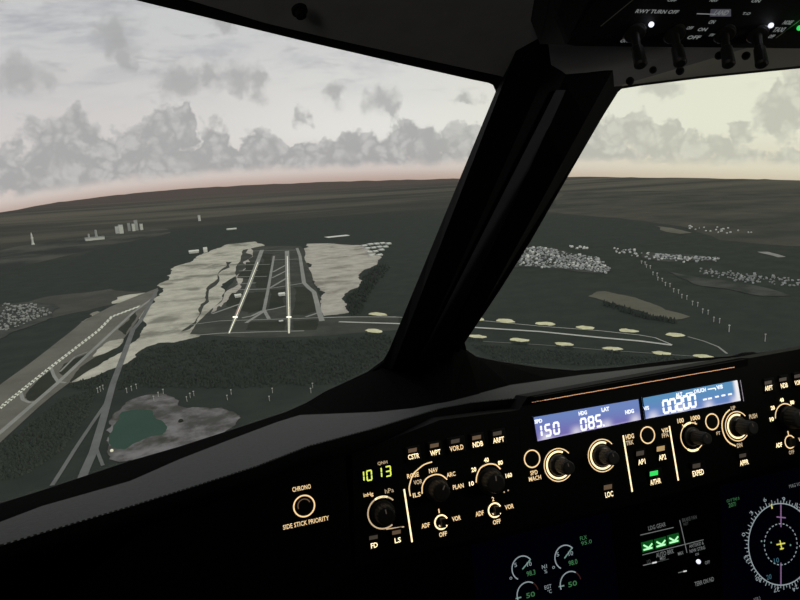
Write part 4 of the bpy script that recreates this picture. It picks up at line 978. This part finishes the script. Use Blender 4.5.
for x, y, w_, d_, lb in ((194, 253, 9, 2.6, 'white shed on the top left edge of the bare earth'), (205.6, 252.5, 3.6, 4.5, 'small boxy white building beside the white shed'), (231.5, 229.6, 9, 1.2, 'long white roof far beyond the runways'),
                      (337, 236.5, 22, .4, 'thin pale strip roof far to the right of the runways'), (281, 321.5, 4, 1.2, 'tiny white hut below the right parallel runway')):
    C = g(x, y); k = gk(x, y); o = thing('shed', C, lb, 'building')
    build('wall', gbox(C, w_*k, w_*k*.5, d_*k*.7, .2), CREAM, o); build('roof', gable(C, w_*k, w_*k*.5, d_*k*.7, d_*k*.5, .2), CREAM, o)
for x, y, lb in ((238, 297, 'left'), (281.8, 295.5, 'right')):
    C = g(x, y); k = gk(x, y); o = thing('hangar', C, 'small pale building just left of the %s parallel runway' % lb, 'building')
    build('wall', gbox(C, 6*k, 6*k, 2*k, .1), CREAM, o); build('roof', gable(C, 6*k, 6*k, 2*k, 1.2*k, .1), CREAM, o)

def house_proto(name, label, cat, group, mt, C, sz):
    w_ = gbox(Vector((0, 0, 0)), 9, 7, 4.5); r_f = gable(Vector((0, 0, 0)), 9, 7, 4.5, 2.6, 0)
    me = bpy.data.meshes.new(name); vs, fs = join(w_, r_f); me.from_pydata([tuple(v_) for v_ in vs], [], fs); me.materials.append(mt)
    o = bpy.data.objects.new(name, me); COL.objects.link(o); tag(o, label, cat, group)
    o.location = C; o.scale = (sz, sz, sz); return o
def inpoly(x, y, P_):
    r = False; j = len(P_)-1
    for i in range(len(P_)):
        if (P_[i][1] > y) != (P_[j][1] > y) and x < (P_[j][0]-P_[i][0])*(y-P_[i][1])/(P_[j][1]-P_[i][1])+P_[i][0]: r = not r
        j = i
    return r
PLACED = []
def houses(poly, n, label, group, mts, szr, name='house', cat='house'):
    xs = [p[0] for p in poly]; ys = [p[1] for p in poly]; protos = {}; k = 0; tries = 0
    while k < n:
        x, y = random.uniform(min(xs), max(xs)), random.uniform(min(ys), max(ys))
        if not inpoly(x, y, poly): continue
        mt = mts[k % len(mts)]; C = g(x, y); sz = random.uniform(*szr)*gk(x, y)/2.4; key = mt.name; tries += 1
        if tries < 20000 and any((C-c0_).length < 6.2*(sz+s0_) for c0_, s0_ in PLACED): continue
        PLACED.append((C, sz))
        if key not in protos: o = protos[key] = house_proto(name, label, cat, group, mt, C, sz)
        else: o = protos[key].copy(); COL.objects.link(o); o.location = C; o.scale = (sz, sz, sz)
        o.rotation_euler.z = random.choice((0, .4, .8, 1.5, 2.2))+random.uniform(-.1, .1); k += 1
houses([(509, 248), (545, 247.5), (565, 253), (598, 258), (611, 270), (606, 273.5), (570, 269), (540, 268), (506, 264)], 170, 'small pale house in the dense town just right of the centre post', 'houses of the town right of the post', [CREAM, GREYB, ROOFM], (.45, .8))
houses([(570, 246.5), (590, 248), (588, 250), (572, 249)], 8, 'small pale house in the thin row above the dense town', 'houses above the dense town', [CREAM], (.5, .7))
houses([(610, 248), (640, 250), (680, 256), (720, 259), (716, 261), (690, 263), (650, 260), (612, 252)], 55, 'small white house in the far town at right', 'houses of the far right town', [CREAM, GREYB], (.3, .6))
houses([(690, 268), (740, 272), (800, 278), (800, 288), (760, 285), (700, 276)], 45, 'small pale house in the scattered suburb at the right edge', 'houses of the right edge suburb', [GREYB, ROOFM], (.3, .6))
houses([(0, 305), (30, 303), (52, 308), (50, 315), (30, 322), (0, 334)], 45, 'small grey house in the village at the left edge', 'houses of the left edge village', [ROOFM], (.5, .8))
houses([(672, 225), (700, 226), (740, 229), (760, 234), (740, 235), (700, 231)], 22, 'distant pale building in the hazy village near the right horizon', 'buildings of the hazy far village', [CREAM], (.28, .5))
def roofs(poly, n, label, mt):
    xs = [p[0] for p in poly]; ys = [p[1] for p in poly]; k = 0; parts_ = []
    while k < n:
        x, y = random.uniform(min(xs), max(xs)), random.uniform(min(ys), max(ys))
        if not inpoly(x, y, poly): continue
        C = g(x, y)
        if any((C-c0_).length < 5.8*(s0_+.5*gk(x, y)/2.4) for c0_, s0_ in PLACED) and random.random() < .998: continue
        z_ = random.uniform(.3, .6)*gk(x, y)/2.4; rt_ = random.uniform(0, 3)
        parts_ += [gbox(C, 9*z_, 7*z_, 4*z_, rt_), gable(C, 9*z_, 7*z_, 4*z_, 2.4*z_, rt_)]; k += 1
    tag(build('distant_roofs', join(*parts_), mt), label, 'roofs', kind='stuff')
roofs([(509, 248), (545, 247.5), (565, 253), (598, 258), (611, 270), (606, 273.5), (570, 269), (540, 268), (506, 264)], 420, 'uncountable tiny roofs filling the dense town beside the centre post', GREYB)
roofs([(650, 254), (720, 258), (716, 262), (655, 259)], 110, 'speckle of tiny roofs in the far town at right', GREYB)
roofs([(700, 270), (760, 276), (800, 280), (800, 287), (740, 281)], 90, 'speckle of tiny roofs in the suburb at the right edge', ROOFM)
roofs([(0, 306), (30, 305), (50, 310), (45, 316), (20, 326), (0, 332)], 130, 'speckle of tiny roofs in the village at the left edge', ROOFM)
# white tents right of the bare earth
WT = mat('tent_white', (.66, .68, .66), .8, noise=(.3, .3, (.74, .76, .72)))
for i, (x, y) in enumerate(((364, 246.4), (370, 245), (376, 244.5), (382, 244), (388, 244.3), (367, 249), (373, 248.4), (379, 247.6), (385, 247.4), (369, 252.5), (375, 252), (381, 250.4), (371, 256), (379.5, 255.5))):
    C = g(x, y); k = gk(x, y)
    tg = build('tent', join(gbox(C, 4.4*k, 7*k, 1.0*k, .2), gable(C, 4.4*k, 7*k, 1.0*k, .8*k, .2)), WT)
    tag(tg, 'small white tent on the right edge of the bare earth', 'tent', 'white tents by the bare earth')

# ---- masts and pylons
MASTM = mat('mast_pale', (.55, .56, .53), .7, noise=(.3, .3, (.65, .65, .62)))
MASTS = []
def mast(x, y, hpx, label, group, r=.32):
    MASTS.append((x, y))
    C = g(x, y); k = gk(x, y); H = hpx*k
    o = thing('light_mast', C, label, 'mast', group)
    build('pole', tube([C, C+Vector((0, 0, H))], [r*k, r*k*.7], 6), MASTM, o)
    build('lamp_head', gbox(C, r*4*k, r*2.4*k, .8*k, .3, H), MASTM, o)
for grp, lb in (([(98, 393), (100.6, 391.5), (103.4, 390)], 'left of the grey road'), ([(127, 393), (131.7, 391), (136.6, 389)], 'right of the grey road'), ([(154, 401), (158.6, 397), (163.5, 394)], 'above the pond'), ([(187, 401.5), (190.4, 398), (194, 396)], 'right of the pond'),
                 ([(227.4, 400), (231.3, 394.5)], 'in the middle of the near woods'), ([(269.5, 401), (272.6, 393)], 'further right in the near woods'), ([(311, 393), (312.8, 388)], 'nearest the window frame')):
    for x, y in grp: mast(x, y, 4.5, 'pale thin lamp mast in the cluster '+lb, 'lamp masts '+lb)
PY = [(643.3, 264), (648.3, 268), (655, 275.5), (660, 281), (667.6, 286.5), (676, 293), (684.3, 299), (695, 306), (705.3, 314), (716.6, 322.6)]
for i, (x, y) in enumerate(PY):
    for dx in (-1.8-.12*i, 1.8+.12*i):
        mast(x+dx, y+dx*.25, 2.0+.25*i, 'small pale mast in the paired row slanting down to the right', 'paired masts on the slanting road', .36)
mast(729, 332, 6.5, 'taller pale mast below the slanting paired row', None, .5); mast(765, 341.5, 7, 'last pale mast near the lower right window edge', None, .4)

# ---- trees
LEAF = mat('tree_leaves', (.052, .061, .056), .9, spec=.1, noise=(.3, .3, (.062, .072, .064)))
def tree_vf(C, h_, r):
    n = 6; vs, fs = [], []
    for z, q_ in ((0, .25), (.12, 1.0), (.45, .72), (.75, .38)):
        for i in range(n):
            a = 2*pi*i/n+random.random()*.5; rr = r*q_*random.uniform(.8, 1.15); vs.append(C+Vector((cos(a)*rr, sin(a)*rr, z*h_)))
    vs.append(C+Vector((0, 0, h_)))
    for j in range(3):
        for i in range(n): fs.append([j*n+i, j*n+(i+1) % n, (j+1)*n+(i+1) % n, (j+1)*n+i])
    for i in range(n): fs.append([3*n+i, 3*n+(i+1) % n, 4*n])
    return vs, fs
def wood(polys, label, n, hp=(4, 8)):
    V, Fc = [], []
    k = 0
    allp = [p for P_ in polys for p in P_]; xs = [p[0] for p in allp]; ys = [p[1] for p in allp]
    while k < n:
        x, y = random.uniform(min(xs), max(xs)), random.uniform(min(ys), max(ys))
        if not any(inpoly(x, y, P_) for P_ in polys): continue
        if abs(x-(133-(y-330)*.37)) < 6 and y < 420: continue      # the road's cutting
        if any(abs(x-mx_) < 3 and abs(y-my_) < 4 for mx_, my_ in MASTS): continue
        vs, fs = tree_vf(g(x, y)-Vector((0, 0, .3)), random.uniform(*hp), random.uniform(1.2, 2.1)); m_ = len(V); V += vs; Fc += [[i+m_ for i in f] for f in fs]; k += 1
    tag(build('forest', (V, Fc), LEAF), label, 'trees', kind='stuff')
wood([[(66, 386), (94, 378), (130, 364), (150, 349), (176, 345), (204, 340), (250, 341), (300, 340), (330, 339), (390, 335), (396, 345), (380, 362), (340, 384), (250, 388), (130, 388), (110, 392), (90, 392)]], 'dark conifer forest between the parallel runways and the window ledge', 2600, (2.2, 4.5))
wood([[(0, 445), (30, 425), (60, 400), (96, 388), (88, 415), (60, 452), (20, 478), (0, 480)]], 'dark forest below the broad lower left runway', 1500, (1.8, 3.4))
wood([[(470, 345), (540, 350), (620, 356), (690, 359), (600, 366), (500, 362)]], 'dark trees below the long runway in the right windscreen', 800, (2, 3.6))
wood([[(x-8, y+2.6), (x+8, y+3.8), (x+8, y+4.8), (x-8, y+3.6)] for x, y, wh in SPOTS if wh == 'lo'], 'little dark trees standing in front of the near yellow patches', 130, (2.5, 4.2))
wood([[(604, 302), (622, 307.5), (650, 317), (676, 321), (676, 324), (640, 318), (604, 306)]], 'dark tree line along the lower side of the pale wedge field', 160, (4, 7))
wood([[(350, 316), (345, 298), (360, 289), (362, 278), (380, 264), (390, 268), (372, 290), (360, 314)]], 'dark tree edge right of the bare earth', 420, (4, 8))
